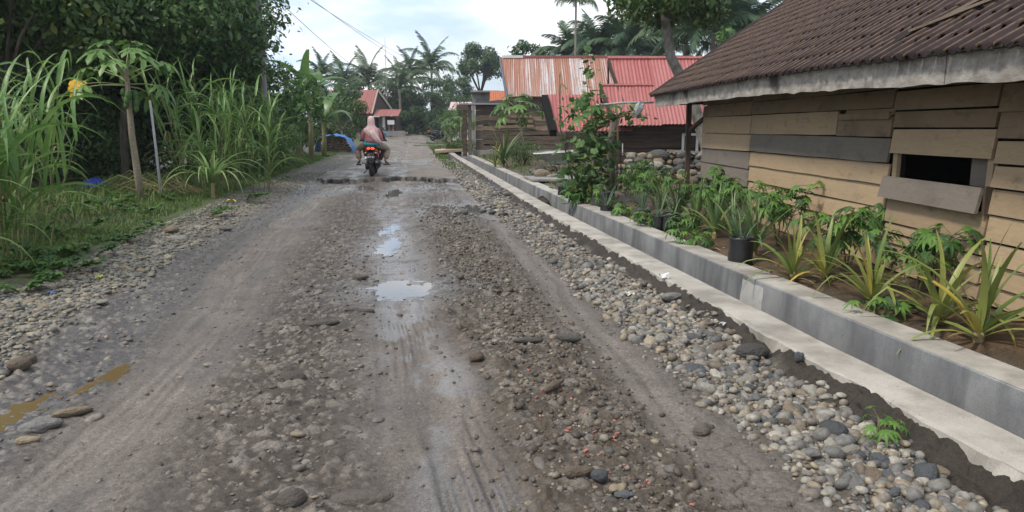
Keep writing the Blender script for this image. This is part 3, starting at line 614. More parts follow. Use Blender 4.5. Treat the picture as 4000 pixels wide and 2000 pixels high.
def inview(q):
    p = roofpt(q[0] * TE + .1, q[1]); u = 2000 + F_PX * p.x / p.y * 1.0; v = 500 - (p.z - CAM_H) / p.y * F_PX
    return -120 < v and u < 4250
near = [q for q in ranked if inview(q)][:300]; nears = set(near); VB = []; FB = []; WB = []
for q in tiles:
    r, Y = q
    if (r, int(round((Y - 2.45) / TW - .25))) in MISS: continue
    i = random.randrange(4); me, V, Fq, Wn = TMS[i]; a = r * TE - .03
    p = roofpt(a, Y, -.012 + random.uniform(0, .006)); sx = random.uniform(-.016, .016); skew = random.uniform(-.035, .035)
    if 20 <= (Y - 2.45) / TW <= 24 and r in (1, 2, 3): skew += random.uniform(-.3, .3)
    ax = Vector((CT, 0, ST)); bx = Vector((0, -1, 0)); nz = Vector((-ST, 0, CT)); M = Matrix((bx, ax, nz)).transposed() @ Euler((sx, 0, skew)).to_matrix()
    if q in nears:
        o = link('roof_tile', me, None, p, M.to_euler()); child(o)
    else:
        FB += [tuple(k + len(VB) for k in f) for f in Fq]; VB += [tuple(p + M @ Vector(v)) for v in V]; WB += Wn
o = link('roof_tiles', npmesh('roof_tiles', VB, FB, M_TILE, attrs={'worn_lit': WB}, smooth=False)); child(o); o['kind'] = 'stuff'
for (a0, y0, a1, y1) in ((.35, 6.05, .60, 5.35), (.62, 5.72, .95, 5.3), (.42, 5.85, .85, 5.45)):
    beam('lath', roofpt(a0, y0, .04), roofpt(a1, y1, .06), .045, M_LATH, .02)
# verge tiles cap along the far edge
vc = MB(); vc.tube([roofpt(a, 14.2, .02 + random.uniform(0, .012)) for a in np.linspace(-.02, RL, 26)], .045, 7); child(vc.obj('verge_cap', M_TILE))
# ------------------------------------------------------------ leaf shapes
def blade(name, L, Wd, a0, a1, mat, n=6, fold=.25, prof=None, kink=None, twist=0.0):
    prof = prof or (lambda t: min(1, .55 + 2.2 * t) * (1 - t) ** .55)
    pts = [Vector((0, 0, 0))]; 
    for i in range(n):
        t = (i + .5) / n; a = a0 + (a1 - a0) * (t ** 1.3)
        if kink and t > kink[0]: a -= kink[1]
        pts.append(pts[-1] + Vector((0, math.cos(R(a)), math.sin(R(a)))) * (L / n))
    V = []; Fq = []
    for i, p in enumerate(pts):
        t = i / n; w = Wd * .5 * prof(min(t, .985)); d = (pts[min(i + 1, n)] - pts[max(i - 1, 0)]).normalized(); up = Vector((1, 0, 0)).cross(d); x = Vector((math.cos(twist * t), 0, 0)) + up * math.sin(twist * t)
        V += [p - x * w + up * w * fold, p, p + x * w + up * w * fold]
    for i in range(n):
        a = 3 * i; Fq += [(a, a + 1, a + 4, a + 3), (a + 1, a + 2, a + 5, a + 4)]
    return MB().add(V, Fq).mesh(name, mat, True)
def palmate(name, pet, nl, spread, ll, lw, droop, mats, pr=.004, pang=35, lobed=False, cup=.15, hang=0):
    m = MB(); e = Vector((0, pet * math.cos(R(pang)), pet * math.sin(R(pang))))
    m.tube([(0, 0, 0), e * .55 + Vector((0, 0, pet * .04)), e], [pr * 1.3, pr, pr * .8], 4, False, 1)
    for k in range(nl):
        f = k / (nl - 1) - .5; a = R(spread) * f; L = ll * (1 - .55 * abs(f * 2) ** 1.5) * random.uniform(.9, 1.1); dr = Vector((math.sin(a), math.cos(a), 0)); sd = Vector((dr.y, -dr.x, 0)); V = []; Fq = []
        ns = 5 if lobed else 4
        for i in range(ns + 1):
            t = i / ns; w = lw * .5 * ([.35, .8, 1.05, .6, .75, .0][i] if lobed else [.25, .85, 1, .62, 0.02][i]); z = -droop * L * t * t + cup * w
            c = e + dr * L * t + Vector((0, 0, -droop * L * t * t)); V += [c - sd * w + Vector((0, 0, cup * w)), c, c + sd * w + Vector((0, 0, cup * w))]
        for i in range(ns): q = 3 * i; Fq += [(q, q + 1, q + 4, q + 3), (q + 1, q + 2, q + 5, q + 4)]
        if hang:
            Mh = Matrix.Rotation(-R(hang), 3, 'X'); V = [e + Mh @ (Vector(p) - e) for p in V]
        m.add(V, Fq, 0)
    return m.mesh(name, mats, False)
M_PINE = m_leaf('pineapple_leaf', (.13, .19, .05), (.29, .31, .085), .42, .2, c3=(.42, .33, .07)); M_PINEG = m_leaf('green_pineapple_leaf', (.085, .145, .05), (.16, .22, .07), .42, .15, c3=(.2, .2, .06))
M_LEEK = m_leaf('blue_green_leaf', (.075, .14, .085), (.14, .215, .13), .4, .15); M_CASS = m_leaf('fresh_green_leaf', (.075, .175, .032), (.155, .29, .055), .5, .35); M_CASSD = m_leaf('green_leaf', (.036, .09, .024), (.08, .16, .036), .5, .3)
M_STEM = m_noise('green_brown_stem', (.09, .10, .045), (.14, .12, .07), 8, .7); M_DRY = m_leaf('dry_straw_leaf', (.22, .16, .07), (.33, .26, .13), .7, .2)
M_BAG = m_flat('black_polybag', (.018, .018, .02), .42, .45); M_BAGG = m_flat('dusty_grey_polybag', (.07, .068, .065), .6, .4); M_SOIL = m_noise('potting_soil', (.03, .022, .015), (.06, .045, .03), 20, .95)
def set_leaf(root, me, loc, rz, sc=1, tilt=0, roll=0, name='leaf'):
    return link(name, me, root, loc, (R(tilt), R(roll), rz), sc)
PU = [blade('leaf', .50, .040, 86, 62, M_PINE), blade('leaf', .46, .042, 78, 40, M_PINE), blade('leaf', .54, .040, 70, 5, M_PINE, 7)]
PM = [blade('leaf', .56, .042, 55, -25, M_PINE, 7), blade('leaf', .50, .040, 45, 0, M_PINE, 6), blade('leaf', .48, .042, 48, -65, M_PINE, 7)]
PL = [blade('leaf', .46, .040, 28, -55, M_PINE, 7), blade('leaf', .50, .042, 40, -20, M_PINE, 7, kink=(.55, 60)), blade('leaf', .42, .038, 15, -10, M_DRY, 6)]
PG = [blade('leaf', .50, .034, 84, 58, M_PINEG), blade('leaf', .52, .036, 72, 25, M_PINEG, 7), blade('leaf', .48, .036, 50, -20, M_PINEG, 7)]
def pineapple(loc, sc, label, seed, green=False, n=(9, 8, 6)):
    r = random.Random(seed); root = empty('pineapple_plant', loc, r.uniform(0, 6), label, 'plant', 'pineapple plants in the bed by the drain')
    for grp, k, zz in zip((PG, PG, PG) if green else (PU, PM, PL), n, (.07, .045, .02)):
        for i in range(k):
            a = 6.283 * (i + r.uniform(-.25, .25)) / k
            set_leaf(root, r.choice(grp), (-.012 * math.sin(a), .012 * math.cos(a), zz), a, 1.28 * sc * r.uniform(.75, 1.1), r.uniform(-6, 8), r.uniform(-10, 10))
    MB().tube([(0, 0, -.03), (0, 0, .05), (0, 0, .1)], [.03, .035, .01], 7).obj('stem', M_DRY, root); return root
def bed(s, Y): 
    h = yard_fields(np.array([[s]], float), np.array([[Y]], float))[0][0, 0]; return (s + float(cx(Y)), Y, float(h))
for i, (u, Y, sc, green, lab) in enumerate([
    (3120, 6.45, .92, 0, 'pale yellow green pineapple plant just right of the leek bag'), (3245, 6.3, .95, 0, 'pineapple plant with a leaf reaching onto the kerb, beside the pale one'),
    (3440, 5.5, .95, 0, 'pineapple plant with bent yellow leaves in the middle of the open bed'), (3720, 4.85, 1.05, 0, 'wide pineapple plant drooping over the kerb below the window'),
    (3885, 4.45, 1.1, 0, 'broadest light green pineapple plant at the right frame edge'), (2960, 7.6, 1.05, 1, 'dark green upright pineapple plant behind the leek bag'),
    (2800, 8.8, 1.05, 1, 'dark green pineapple plant left of the leek bag'), (2720, 9.3, 1.1, 1, 'spreading dark pineapple plant under the cassava'), (2650, 10.2, 1.1, 1, 'green pineapple plant behind the pair of black bags'),
    (2590, 11.2, 1.05, 1, 'green pineapple plant behind the dusty grey leek bag'), (2285, 14.0, 1.0, 1, 'pineapple plant beneath the gourd trellis'), (2880, 8.1, .9, 1, 'upright pineapple plant against the cassava')]):
    s = (u - 2000) / F_PX * Y - float(cx(Y)); pineapple(bed(s, Y), sc, lab, i, green, (8, 7, 6) if not green else (8, 8, 6))
# ---- grow bags with leeks
LK = [blade('leaf', .34, .020, 86, 70, M_LEEK, 5, .5), blade('leaf', .38, .022, 80, 55, M_LEEK, 5, .5), blade('leaf', .34, .020, 72, 30, M_LEEK, 6, .4), blade('leaf', .3, .018, 60, -40, M_LEEK, 6, .4)]
def bag(loc, r0, h, label, group, n=11, mat=None, seed=0, lsc=1.0, leaves=LK):
    r = random.Random(seed); mat = mat or M_BAG; B = empty('grow_bag', loc, r.uniform(0, 6), label, 'grow bag', group); m = MB(); N = 18; V = []; Fq = []
    prof = [(.86, 0), (1.0, .06), (1.03, .35), (.98, .7), (1.0, .93), (1.03, 1.0), (.92, .98), (.85, .88)]
    for (k, z) in prof:
        for i in range(N):
            a = 6.283 * i / N; w = 1 + .05 * math.sin(3 * a + z * 5 + seed) + r.uniform(-.035, .035); V.append((r0 * k * w * math.cos(a), r0 * k * w * math.sin(a), h * (z + r.uniform(-.03, .03) * (z > .5))))
    for j in range(len(prof) - 1):
        for i in range(N): a = j * N + i; b = j * N + (i + 1) % N; Fq.append((a, b, b + N, a + N))
    m.add(V, Fq); m.obj('bag', mat, B, True)
    MB().add([(r0 * .9 * math.cos(6.283 * i / 12), r0 * .9 * math.sin(6.283 * i / 12), h * (.88 + r.uniform(-.03, .03))) for i in range(12)], [tuple(range(12))]).obj('soil', M_SOIL, B)
    P = empty('leek_plant', (loc[0], loc[1], loc[2] + h * .87), r.uniform(0, 6), label.replace('grow bag', 'leek clump in the grow bag') if False else LABLEEK.pop(0), 'plant', 'leek clumps in grow bags')
    for i in range(n):
        a = r.uniform(0, 6.283); d = r.uniform(0, r0 * .45)
        set_leaf(P, r.choice(leaves), (d * math.cos(a), d * math.sin(a), -.01), a - 1.57, lsc * r.uniform(.75, 1.15), r.uniform(-8, 10))
    return B
LABLEEK = ['tall grey green leek leaves growing from the nearest black bag on the kerb', 'tall leek leaves rising from the dusty grey bag', 'leek clump in the left one of two touching black bags', 'leek clump in the right one of two touching black bags',
           'thin leek leaves in the squat black bag by the kerb', 'bluish leek tuft in the smaller bag furthest along the kerb', 'bluish leek tuft in the front bag of the far pair', 'sparse leaves in the wide dusty bag under the trellis']
GB = 'black grow bags beside the kerb'
bag(bed(3.36, 7.25), .115, .30, 'nearest black grow bag standing on the kerb edge with tall leeks', GB, 12, None, 1, 1.15)
bag(bed(3.40, 10.35), .115, .24, 'dusty grey grow bag between two groups of black bags', GB, 10, M_BAGG, 2, 1.15)
bag(bed(3.42, 9.75), .085, .21, 'left one of two touching black grow bags', GB, 11, None, 3, 1.0); bag(bed(3.52, 9.55), .115, .24, 'right one of two touching black grow bags', GB, 11, None, 4, .95)
bag(bed(3.30, 11.75), .11, .17, 'squat black grow bag beside the kerb right of the trellis', GB, 9, None, 5, 1.0)
bag(bed(3.22, 14.6), .10, .24, 'black grow bag furthest along the kerb', GB, 9, None, 6, .9); bag(bed(3.25, 13.95), .105, .23, 'black grow bag in front of the furthest one', GB, 11, None, 7, .95)
bag(bed(3.45, 12.65), .165, .27, 'wide dusty grow bag under the trellis', GB, 5, M_BAGG, 8, .8)
# ---- cassava and leafy plants
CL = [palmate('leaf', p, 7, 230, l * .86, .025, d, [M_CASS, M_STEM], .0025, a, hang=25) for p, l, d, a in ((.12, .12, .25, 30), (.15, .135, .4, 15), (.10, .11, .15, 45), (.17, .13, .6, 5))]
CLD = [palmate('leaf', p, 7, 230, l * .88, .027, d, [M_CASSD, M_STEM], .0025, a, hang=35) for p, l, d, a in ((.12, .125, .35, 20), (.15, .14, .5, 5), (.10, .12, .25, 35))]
def cassava(loc, h, spread, n, label, seed, leaves=None, lsc=1.0, name='cassava_plant', group='cassava plants along the plank wall', ns=4):
    r = random.Random(seed); root = empty(name, loc, 0, label, 'plant', group)
    for k in range(ns):
        a = r.uniform(0, 6.28); tip = Vector((spread * .55 * math.cos(a), spread * .55 * math.sin(a), h * r.uniform(.75, 1))); mid = tip * .5 + Vector((0, 0, h * .08))
        MB().tube([(0, 0, -.03), mid, tip], [.009, .007, .004], 5).obj('stem', M_STEM, root)
        for i in range(int(n * 1.45) // ns):
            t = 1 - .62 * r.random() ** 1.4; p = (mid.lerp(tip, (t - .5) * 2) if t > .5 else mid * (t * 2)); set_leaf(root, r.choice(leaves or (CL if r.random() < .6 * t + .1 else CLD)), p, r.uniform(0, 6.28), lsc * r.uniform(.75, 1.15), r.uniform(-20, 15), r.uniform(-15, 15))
    return root
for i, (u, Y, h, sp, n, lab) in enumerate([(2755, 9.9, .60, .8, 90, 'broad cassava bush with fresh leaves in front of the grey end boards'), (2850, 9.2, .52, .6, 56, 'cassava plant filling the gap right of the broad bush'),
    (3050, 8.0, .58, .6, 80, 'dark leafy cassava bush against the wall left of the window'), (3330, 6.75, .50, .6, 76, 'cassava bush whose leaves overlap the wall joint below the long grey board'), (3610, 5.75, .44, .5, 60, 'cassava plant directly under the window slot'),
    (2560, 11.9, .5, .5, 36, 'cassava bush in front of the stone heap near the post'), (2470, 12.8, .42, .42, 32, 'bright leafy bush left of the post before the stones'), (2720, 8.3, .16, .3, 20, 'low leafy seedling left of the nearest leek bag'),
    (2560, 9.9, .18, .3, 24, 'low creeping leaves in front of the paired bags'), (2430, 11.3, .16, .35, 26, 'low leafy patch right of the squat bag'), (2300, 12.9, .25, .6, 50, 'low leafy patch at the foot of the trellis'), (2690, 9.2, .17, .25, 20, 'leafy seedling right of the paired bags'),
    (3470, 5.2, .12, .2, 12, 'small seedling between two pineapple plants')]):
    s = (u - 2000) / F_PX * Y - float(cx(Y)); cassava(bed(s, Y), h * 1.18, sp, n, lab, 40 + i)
w = cassava((float(cx(3.33)) + 2.2, 3.33, float(Hroad(2.2, 3.33))), .10, .1, 9, 'small weed sprouting from the soil bank among the pebbles', 90, CL, .55, 'weed', None, 2)
# fallen leaves and litter on the bed
LIT = [blade('leaf', .14, .05, 8, -8, M_DRY, 4), blade('leaf', .2, .03, 12, -20, M_DRY, 5)]
for i in range(26):
    Y = random.uniform(4.2, 12); s = 3.45 + random.random() ** 2 * .9; p = Vector(bed(s, Y)) + Vector((0, 0, .012)); o = link('fallen_leaf', random.choice(LIT), None, p, (0, random.uniform(-.3, .3), random.uniform(0, 6)), random.uniform(.5, 1.1))
    tag(o, 'dry straw coloured leaf lying on the brown soil of the planting bed', 'leaf', 'fallen leaves on the planting bed')
for i in range(30):
    Y = random.uniform(4.5, 12); s = 3.45 + random.random() * .8; x, y, z = bed(s, Y); stone(random.choice(['tan', 'brown', 'muddy', 'pale']), (x, y, z + .008), (random.uniform(.012, .03), .018, .014), random.uniform(0, 6), 'small stone on the bed soil %s' % ('beside the pale pineapple plants' if Y < 7.3 else 'among the grow bags'), 'small stones %s' % ('by the pale pineapples' if Y < 7.3 else 'among the grow bags'))
# ------------------------------------------------------------ heap of river stones behind the post
r_ = random.Random(4); n = 0; placed = []
cols = ['tan', 'tan', 'grey', 'pale', 'brown', 'tan', 'pale', 'muddy', 'tan', 'grey', 'bluish']
LBL = dict(tan='tan', grey='grey', pale='pale', brown='brown', muddy='grey brown', bluish='blue grey')
for layer in range(6):
    z = .17 + layer * .125
    for row in range(5 - min(layer, 3)):
        Y = 16.6 + row * .27 + layer * .20; x = 2.25 + layer * .08 + r_.uniform(-.1, .1)
        xe = 5.0
        while x < xe:
            rad = r_.uniform(.095, .165)
            hmax = .34 + .42 * min(1, max(0, (x - 2.1) / .6)) + .06 * math.sin(x * 5)
            if z < hmax + .08 and (row < 2 or layer > 2):
                c = r_.choice(cols); lv = ['lower rows', 'middle rows', 'top rows'][min(2, layer // 2)]; sd = 'left of' if x < 3.4 else 'behind' if x < 4.1 else 'right of'; stone(c, (x + rad, Y + r_.uniform(-.05, .05), z + r_.uniform(-.02, .03)), (rad, rad * r_.uniform(.75, 1), rad * r_.uniform(.55, .75)), r_.uniform(0, 3.1), '%s river stone in the %s of the heap, %s the house post' % (LBL[c], lv, sd), '%s stones in the %s of the stone heap, %s the post' % (LBL[c], lv, sd), hi=False); n += 1
            x += rad * r_.uniform(1.5, 1.85)
for i, (u, v, c, rad, lab) in enumerate([(2083, 668, 'grey', .17, 'grey stone at the left end of the stones beside the path'), (2112, 682, 'tan', .21, 'large tan stone in front beside the earthen path'), (2110, 662, 'dark', .19, 'black stone behind the large tan stone'),
    (2152, 660, 'brown', .23, 'biggest brown stone beside the earthen path'), (2148, 688, 'pale', .12, 'pale small stone right of the large tan stone'), (2170, 688, 'grey', .14, 'greenish grey stone behind the leek bags'), (2200, 672, 'muddy', .2, 'broad stone partly behind the gourd leaves'), (2160, 705, 'tan', .1, 'low tan stone just behind the furthest leek bag'), (2335, 655, 'pale', .17, 'pale stone under the trellis edge'), (2575, 612, 'dark', .2, 'dark boulder on the left top of the stone heap')]):
    Y = 17.5; p = at(u, v, Y); 
    if i < 9: p.z = .16 + rad * .35; p.y = Y = (CAM_H - p.z) * F_PX / (v - 500); p.x = (u - 2000) / F_PX * Y
    stone(c, p, (rad, rad * .85, rad * .66), i, lab, hi=True)
tag(MB().box((4.1, 17.55, .9), (.9, .12, .05), Euler((0, .06, .1)).to_matrix()).obj('board', M_FAS), 'pale flat board lying on top of the stone heap', 'board')
# ------------------------------------------------------------ trellis with climbing gourd
TR = empty('bamboo_trellis', (1.9, 13.2, .15), 0, 'rough bamboo trellis carrying gourd vines beside the stone heap', 'trellis'); TI = Matrix.Translation((-1.9, -13.2, -.15))
M_BAM = m_noise('dry_bamboo', (.25, .18, .10), (.36, .27, .16), 6, .6); M_BARK = m_noise('grey_bark', (.09, .078, .065), (.16, .14, .115), 7, .9, .8, .02, mapping=(3, 3, .6))
def tpole(name, pts, rad, mat=M_BAM, root=TR, inv=TI):
    o = MB().tube(pts, rad, 7).obj(name, mat, root, True); o.matrix_parent_inverse = inv; return o
tpole('pole', [at(2410, 430, 13.4), at(2413, 560, 13.4), at(2408, 745, 13.4)], [.016, .018, .02]); tpole('pole', [at(2310, 478, 13.3), at(2455, 440, 13.5)], .017); tpole('pole', [at(2300, 492, 13.2), at(2440, 452, 13.6)], .015)
tpole('rail', [at(2552, 400, 13.9), at(2430, 402, 13.7), at(2330, 412, 13.5)], .02, m_flat('grey_pipe', (.36, .36, .36), .5))
tpole('pole', [at(2425, 600, 13.5), at(2426, 740, 13.5)], .012, M_BEAM); tpole('pole', [at(2260, 620, 13.1), at(2262, 770, 13.0)], .013, M_BEAM); tpole('pole', [at(2186, 290, 13.6), at(2188, 500, 13.5), at(2250, 765, 13.2)], [.01, .014, .018], M_BEAM)
ST_ = empty('bare_tree_stump', (at(2384, 720, 13.9).x, 13.9, .1), 0, 'tall grey bare trunk standing inside the gourd vines', 'tree stump')
MB().tube([(0, 0, 0), (.02, 0, .5), (-.02, .02, 1.0), (.03, 0, 1.45)], [.085, .075, .07, .06], 9).obj('trunk', M_BARK, ST_, True); MB().tube([(.0, 0, 1.2), (.12, 0, 1.45), (.2, .05, 1.75)], [.03, .02, .01], 6).obj('limb', M_BARK, ST_, True)
M_GOURD = m_leaf('gourd_leaf', (.055, .12, .04), (.15, .25, .085), .7, .35, c3=(.2, .21, .05)); 
def disc_leaf(name, rad, mat):
    m = MB(); N = 11; V = [(0, .0, 0)]; 
    for i in range(N): a = R(-160 + 320 * i / (N - 1)); k = rad * (1 + .14 * math.cos(5 * a)) * (1.0 if i % 2 else .92); V.append((math.sin(a) * k, math.cos(a) * k * 1.05 + rad * .35, -.25 * rad * abs(math.sin(a)) ** 2 - .25 * rad * (math.cos(a) > .5)))
    m.add(V, [(0, i, i + 1) for i in range(1, N)]); return m.mesh(name, mat, False)
GL = [disc_leaf('leaf', .055, M_GOURD), disc_leaf('leaf', .04, M_GOURD), disc_leaf('leaf', .075, M_GOURD)]
GV = empty('gourd_vine', (at(2290, 770, 13).x, 13.0, .15), 0, 'tangle of broad leaved gourd vine climbing the bamboo trellis', 'vine'); GI = Matrix.Translation(-GV.location)
def gvine(pts, n, spread, lsc=1.0, seed=0, root=GV, inv=GI, leaves=GL):
    r = random.Random(seed); o = MB().tube(pts, .006, 5).obj('vine_stem', M_STEM, root, True); o.matrix_parent_inverse = inv
    for i in range(int(n * 1.4)):
        t = r.random() * (len(pts) - 1); k = min(int(t), len(pts) - 2); p = pts[k].lerp(pts[k + 1], t - k) + Vector((r.gauss(0, spread), r.gauss(0, spread), r.gauss(0, spread)))
        o = set_leaf(root, r.choice(leaves), p, r.uniform(0, 6.28), lsc * r.uniform(.7, 1.3), r.uniform(-75, 20), r.uniform(-30, 30)); o.matrix_parent_inverse = inv
gvine([at(2280, 770, 13), at(2270, 640, 12.9), at(2300, 520, 13.0), at(2290, 370, 13.1)], 130, .19, 1, 1); gvine([at(2290, 760, 13), at(2330, 620, 13), at(2320, 480, 13)], 120, .19, 1, 2); gvine([at(2350, 760, 13.2), at(2370, 640, 13.2), at(2350, 520, 13.2)], 60, .15, 1, 7); gvine([at(2295, 400, 13.1), at(2298, 280, 13.1), at(2296, 205, 13.1)], 18, .06, .9, 3)
gvine([at(2188, 480, 13.4), at(2186, 350, 13.5), at(2190, 280, 13.5)], 9, .06, .9, 4); gvine([at(2340, 520, 13.2), at(2400, 450, 13.3), at(2470, 430, 13.5), at(2520, 470, 13.6)], 34, .08, .9, 5); gvine([at(2240, 760, 12.9), at(2235, 650, 12.9), at(2225, 560, 13)], 50, .13, 1.0, 6)
o = MB().ellip((0, 0, 0), (.075, .022, .12), 7, 5, jit=.45, rot=Euler((.2, .5, .3)).to_matrix()).obj('plastic_bag', m_flat('white_plastic', (.46, .47, .46), .4)); o.location = at(2492, 425, 13.5); tag(o, 'crumpled white plastic bag hung on the bamboo trellis', 'bag')
# young papaya inside the vines
PAPM = m_leaf('papaya_leaf', (.07, .15, .035), (.14, .25, .06), .42, .3); M_PETI = m_noise('pale_petiole', (.20, .25, .10), (.28, .30, .14), 8, .6)
PLF = [palmate('leaf', p, 8, 285, l, .12, d, [PAPM, M_PETI], .009, a, True, hang=30) for p, l, d, a in ((.62, .33, .35, 22), (.72, .36, .5, 8), (.5, .30, .25, 42), (.66, .33, .7, -6))]
M_PTR = m_noise('papaya_trunk', (.20, .165, .115), (.30, .255, .185), 6, .8, .6, .01, mapping=(2, 2, 9))
def papaya(base, top, n, label, seed, sc=1.0, tr=.055, fruit=0, bend=.0, group='papaya trees'):
    r = random.Random(seed); base, top = Vector(base), Vector(top); root = empty('papaya_tree', base, 0, label, 'tree', group); d = top - base
    mid = d * .5 + Vector((bend, 0, 0)); MB().tube([(0, 0, -.05), mid * .5, mid, d * .8 + Vector((bend * .4, 0, 0)), d], [tr, tr * .92, tr * .8, tr * .7, tr * .5], 9).obj('trunk', M_PTR, root, True)
    for i in range(n):
        t = i / n; a = i * 2.4 + r.uniform(-.3, .3); set_leaf(root, PLF[2] if t > .75 else r.choice([PLF[0], PLF[1]] if t > .12 else [PLF[1], PLF[3]]), d * (.86 + .15 * t), a, sc * r.uniform(.85, 1.12), 18 * t, r.uniform(-12, 12))
    fm = m_noise('papaya_fruit', (.045, .10, .025), (.075, .14, .04), 6, .5)
    for i in range(fruit):
        a = i * 2.2; z = d.length * (.70 + .13 * (i / max(1, fruit))); p = d * (z / d.length); rr = r.uniform(.055, .075)
        o = MB().ellip((0, 0, 0), (rr * .85, rr * .85, rr * 1.25), 10, 8).obj('fruit', fm, root, True); o.location = p + Vector((math.cos(a) * (tr + rr * .5), math.sin(a) * (tr + rr * .5), 0))
    return root
papaya((at(2330, 740, 13.3).x, 13.3, .12), at(2310, 430, 13.3), 11, 'young papaya tree growing up through the gourd vines', 3, .62, .03)
# ------------------------------------------------------------ crowns, trees
def leafcloud(centres, per, size, seed, aspect=.5, shell=.55, up=.5, squash=(1, 1, .8)):
    """many leaf-sized quads through clumps; returns V, F"""
    r = np.random.default_rng(seed); Vs = []
    for (c, rad) in centres:
        n = max(4, int(per * rad * rad)); d = r.normal(0, 1, (n, 3)); d /= np.linalg.norm(d, axis=1)[:, None]; q = shell + (1 - shell) * r.random(n) ** .6
        P = np.array(c)[None] + d * q[:, None] * rad * np.array(squash)[None] * (1 + .22 * r.normal(0, 1, (n, 1)) * (r.random((n, 1)) < .35))
        nrm = d * (1 - up) + np.array([0, 0, up]) + r.normal(0, .45, (n, 3)); nrm /= np.linalg.norm(nrm, axis=1)[:, None]
        a = r.normal(0, 1, (n, 3)); a -= (a * nrm).sum(1)[:, None] * nrm; a /= np.linalg.norm(a, axis=1)[:, None]; a[:, 2] -= .35; b = np.cross(nrm, a)
        L = size * r.uniform(.65, 1.35, n)[:, None]; w = L * aspect
        Vs.append(np.stack([P - a * L * .5, P + b * w * .5 + nrm * L * .06, P + a * L * .5, P - b * w * .5 + nrm * L * .06], 1).reshape(-1, 3))
    V = np.concatenate(Vs); return V, np.arange(len(V)).reshape(-1, 4)
def clumps(c, r, n, rad, seed, lower=-.6):
    q = random.Random(seed); o = []
    while len(o) < n:
        d = Vector((q.gauss(0, 1), q.gauss(0, 1), q.gauss(0, 1))).normalized()
        if d.z < lower: continue
        k = q.uniform(.35, 1) ** .5; o.append(((c[0] + d.x * r[0] * k, c[1] + d.y * r[1] * k, c[2] + d.z * r[2] * k), rad * q.uniform(.6, 1.25)))
    return o
M_DKL = m_leaf('dark_tree_leaf', (.032, .085, .024), (.10, .18, .045), .5, .18, True); M_MIDL = m_leaf('mid_tree_leaf', (.042, .09, .022), (.10, .165, .042), .48, .25, True, (.15, .17, .03))
M_FARL = m_leaf('blue_green_tree_leaf', (.042, .088, .036), (.098, .16, .058), .55, .2, True); M_LITL = m_leaf('bright_bush_leaf', (.05, .12, .025), (.12, .21, .05), .45, .3, True, (.16, .18, .04))
M_TRUNK = m_noise('brown_bark', (.055, .045, .036), (.11, .092, .075), 5, .9, .8, .02, mapping=(3, 3, .5))
def tree(base, crown, r, n, rad, label, seed, mat=None, per=900, size=.12, tr=.18, cat='tree', name='leafy_tree', group=None, limbs=6, aspect=.5, trunkpts=None, tmat=None, lower=-.6, squash=(1, 1, .8), shell=.55):
    root = empty(name, base, 0, label, cat, group); I = Matrix.Translation(-Vector(base)); cl = clumps(crown, r, n, rad, seed, lower); q = random.Random(seed); b = Vector(base)
    m = MB(); fork = b.lerp(Vector(crown), .62) if not trunkpts else Vector(trunkpts[-1]); pts = [b - Vector((0, 0, .1))] + ([Vector(p) for p in trunkpts] if trunkpts else [b.lerp(fork, .5) + Vector((q.uniform(-.2, .2), 0, 0)), fork])
    m.tube(pts, [tr * (1.15 - .55 * i / (len(pts) - 1)) for i in range(len(pts))], 9)
    o = m.obj('trunk', tmat or M_TRUNK, root, True); o.matrix_parent_inverse = I; l = MB()
    for (c, cr) in q.sample(cl, min(limbs, len(cl))):
        c = Vector(c); mid = fork.lerp(c, .5) + Vector((q.uniform(-.2, .2), q.uniform(-.2, .2), q.uniform(-.1, .3))); l.tube([fork - (fork - b).normalized() * .2, mid, c], [tr * .5, tr * .32, tr * .1], 6)
    o = l.obj('limbs', M_TRUNK, root, True); o.matrix_parent_inverse = I
    V, Fq = leafcloud(cl, per, size, seed, aspect, shell, squash=squash); o = link('crown', npmesh('crown', V, Fq, mat or M_DKL, smooth=False), root); o.matrix_parent_inverse = I
    return root
GT = 'dark trees behind the left verge'
tree((-13.5, 20, -.1), (-13.2, 20.5, 4.9), (4.4, 3.4, 3.6), 60, 1.35, 'tallest dark dense tree spreading over the papaya on the left', 1, per=560, size=.17, tr=.16, group=GT)
tree((-10.8, 25, -.1), (-11.1, 25.5, 4.7), (3.0, 3.2, 4.2), 64, 1.25, 'dark tree with its edge against the sky beside the banana plants', 2, per=560, size=.17, tr=.14, group=GT)
tree((-10.4, 20, -.1), (-10.2, 20.5, 5.0), (3.2, 2.8, 2.9), 48, 1.2, 'dark tree crown filling the middle of the left treeline', 3, per=560, size=.16, tr=.10, group=GT)
tree((-18.5, 23, -.1), (-18, 23, 5.0), (4.5, 4, 4.5), 40, 1.5, 'dark tree behind at the far left of the treeline', 4, per=420, size=.2, tr=.3, group=GT)
tree((-10.6, 15.6, 0), (-10.4, 15.6, 3.7), (1.9, 1.4, 2.0), 44, .62, 'brighter green broad leaved tree above the tall grass at left', 5, M_MIDL, per=900, size=.15, tr=.1, aspect=.62, lower=-.4, shell=.2)
tree((-12.0, 27, 0), (-12.5, 26.5, 2.6), (5, 2.0, 2.8), 64, 1.1, 'dark understorey bush closing the gap below the treeline', 6, per=520, size=.16, tr=.14, cat='bush', name='dense_bush', lower=-1)
tree((-16.0, 22.5, 0), (-15.5, 22.5, 2.2), (4.2, 1.8, 2.6), 54, 1.1, 'dark bush in the shade behind the papaya tree', 7, per=520, size=.16, tr=.14, cat='bush', name='dense_bush', lower=-1)
tree((-10.2, 22.8, 0), (-10.4, 22.6, 1.3), (3.6, 1.2, 1.5), 40, .7, 'dark undergrowth bush behind the papaya trunk and the grey pole', 12, per=700, size=.15, tr=.08, cat='bush', name='dense_bush', lower=-1)
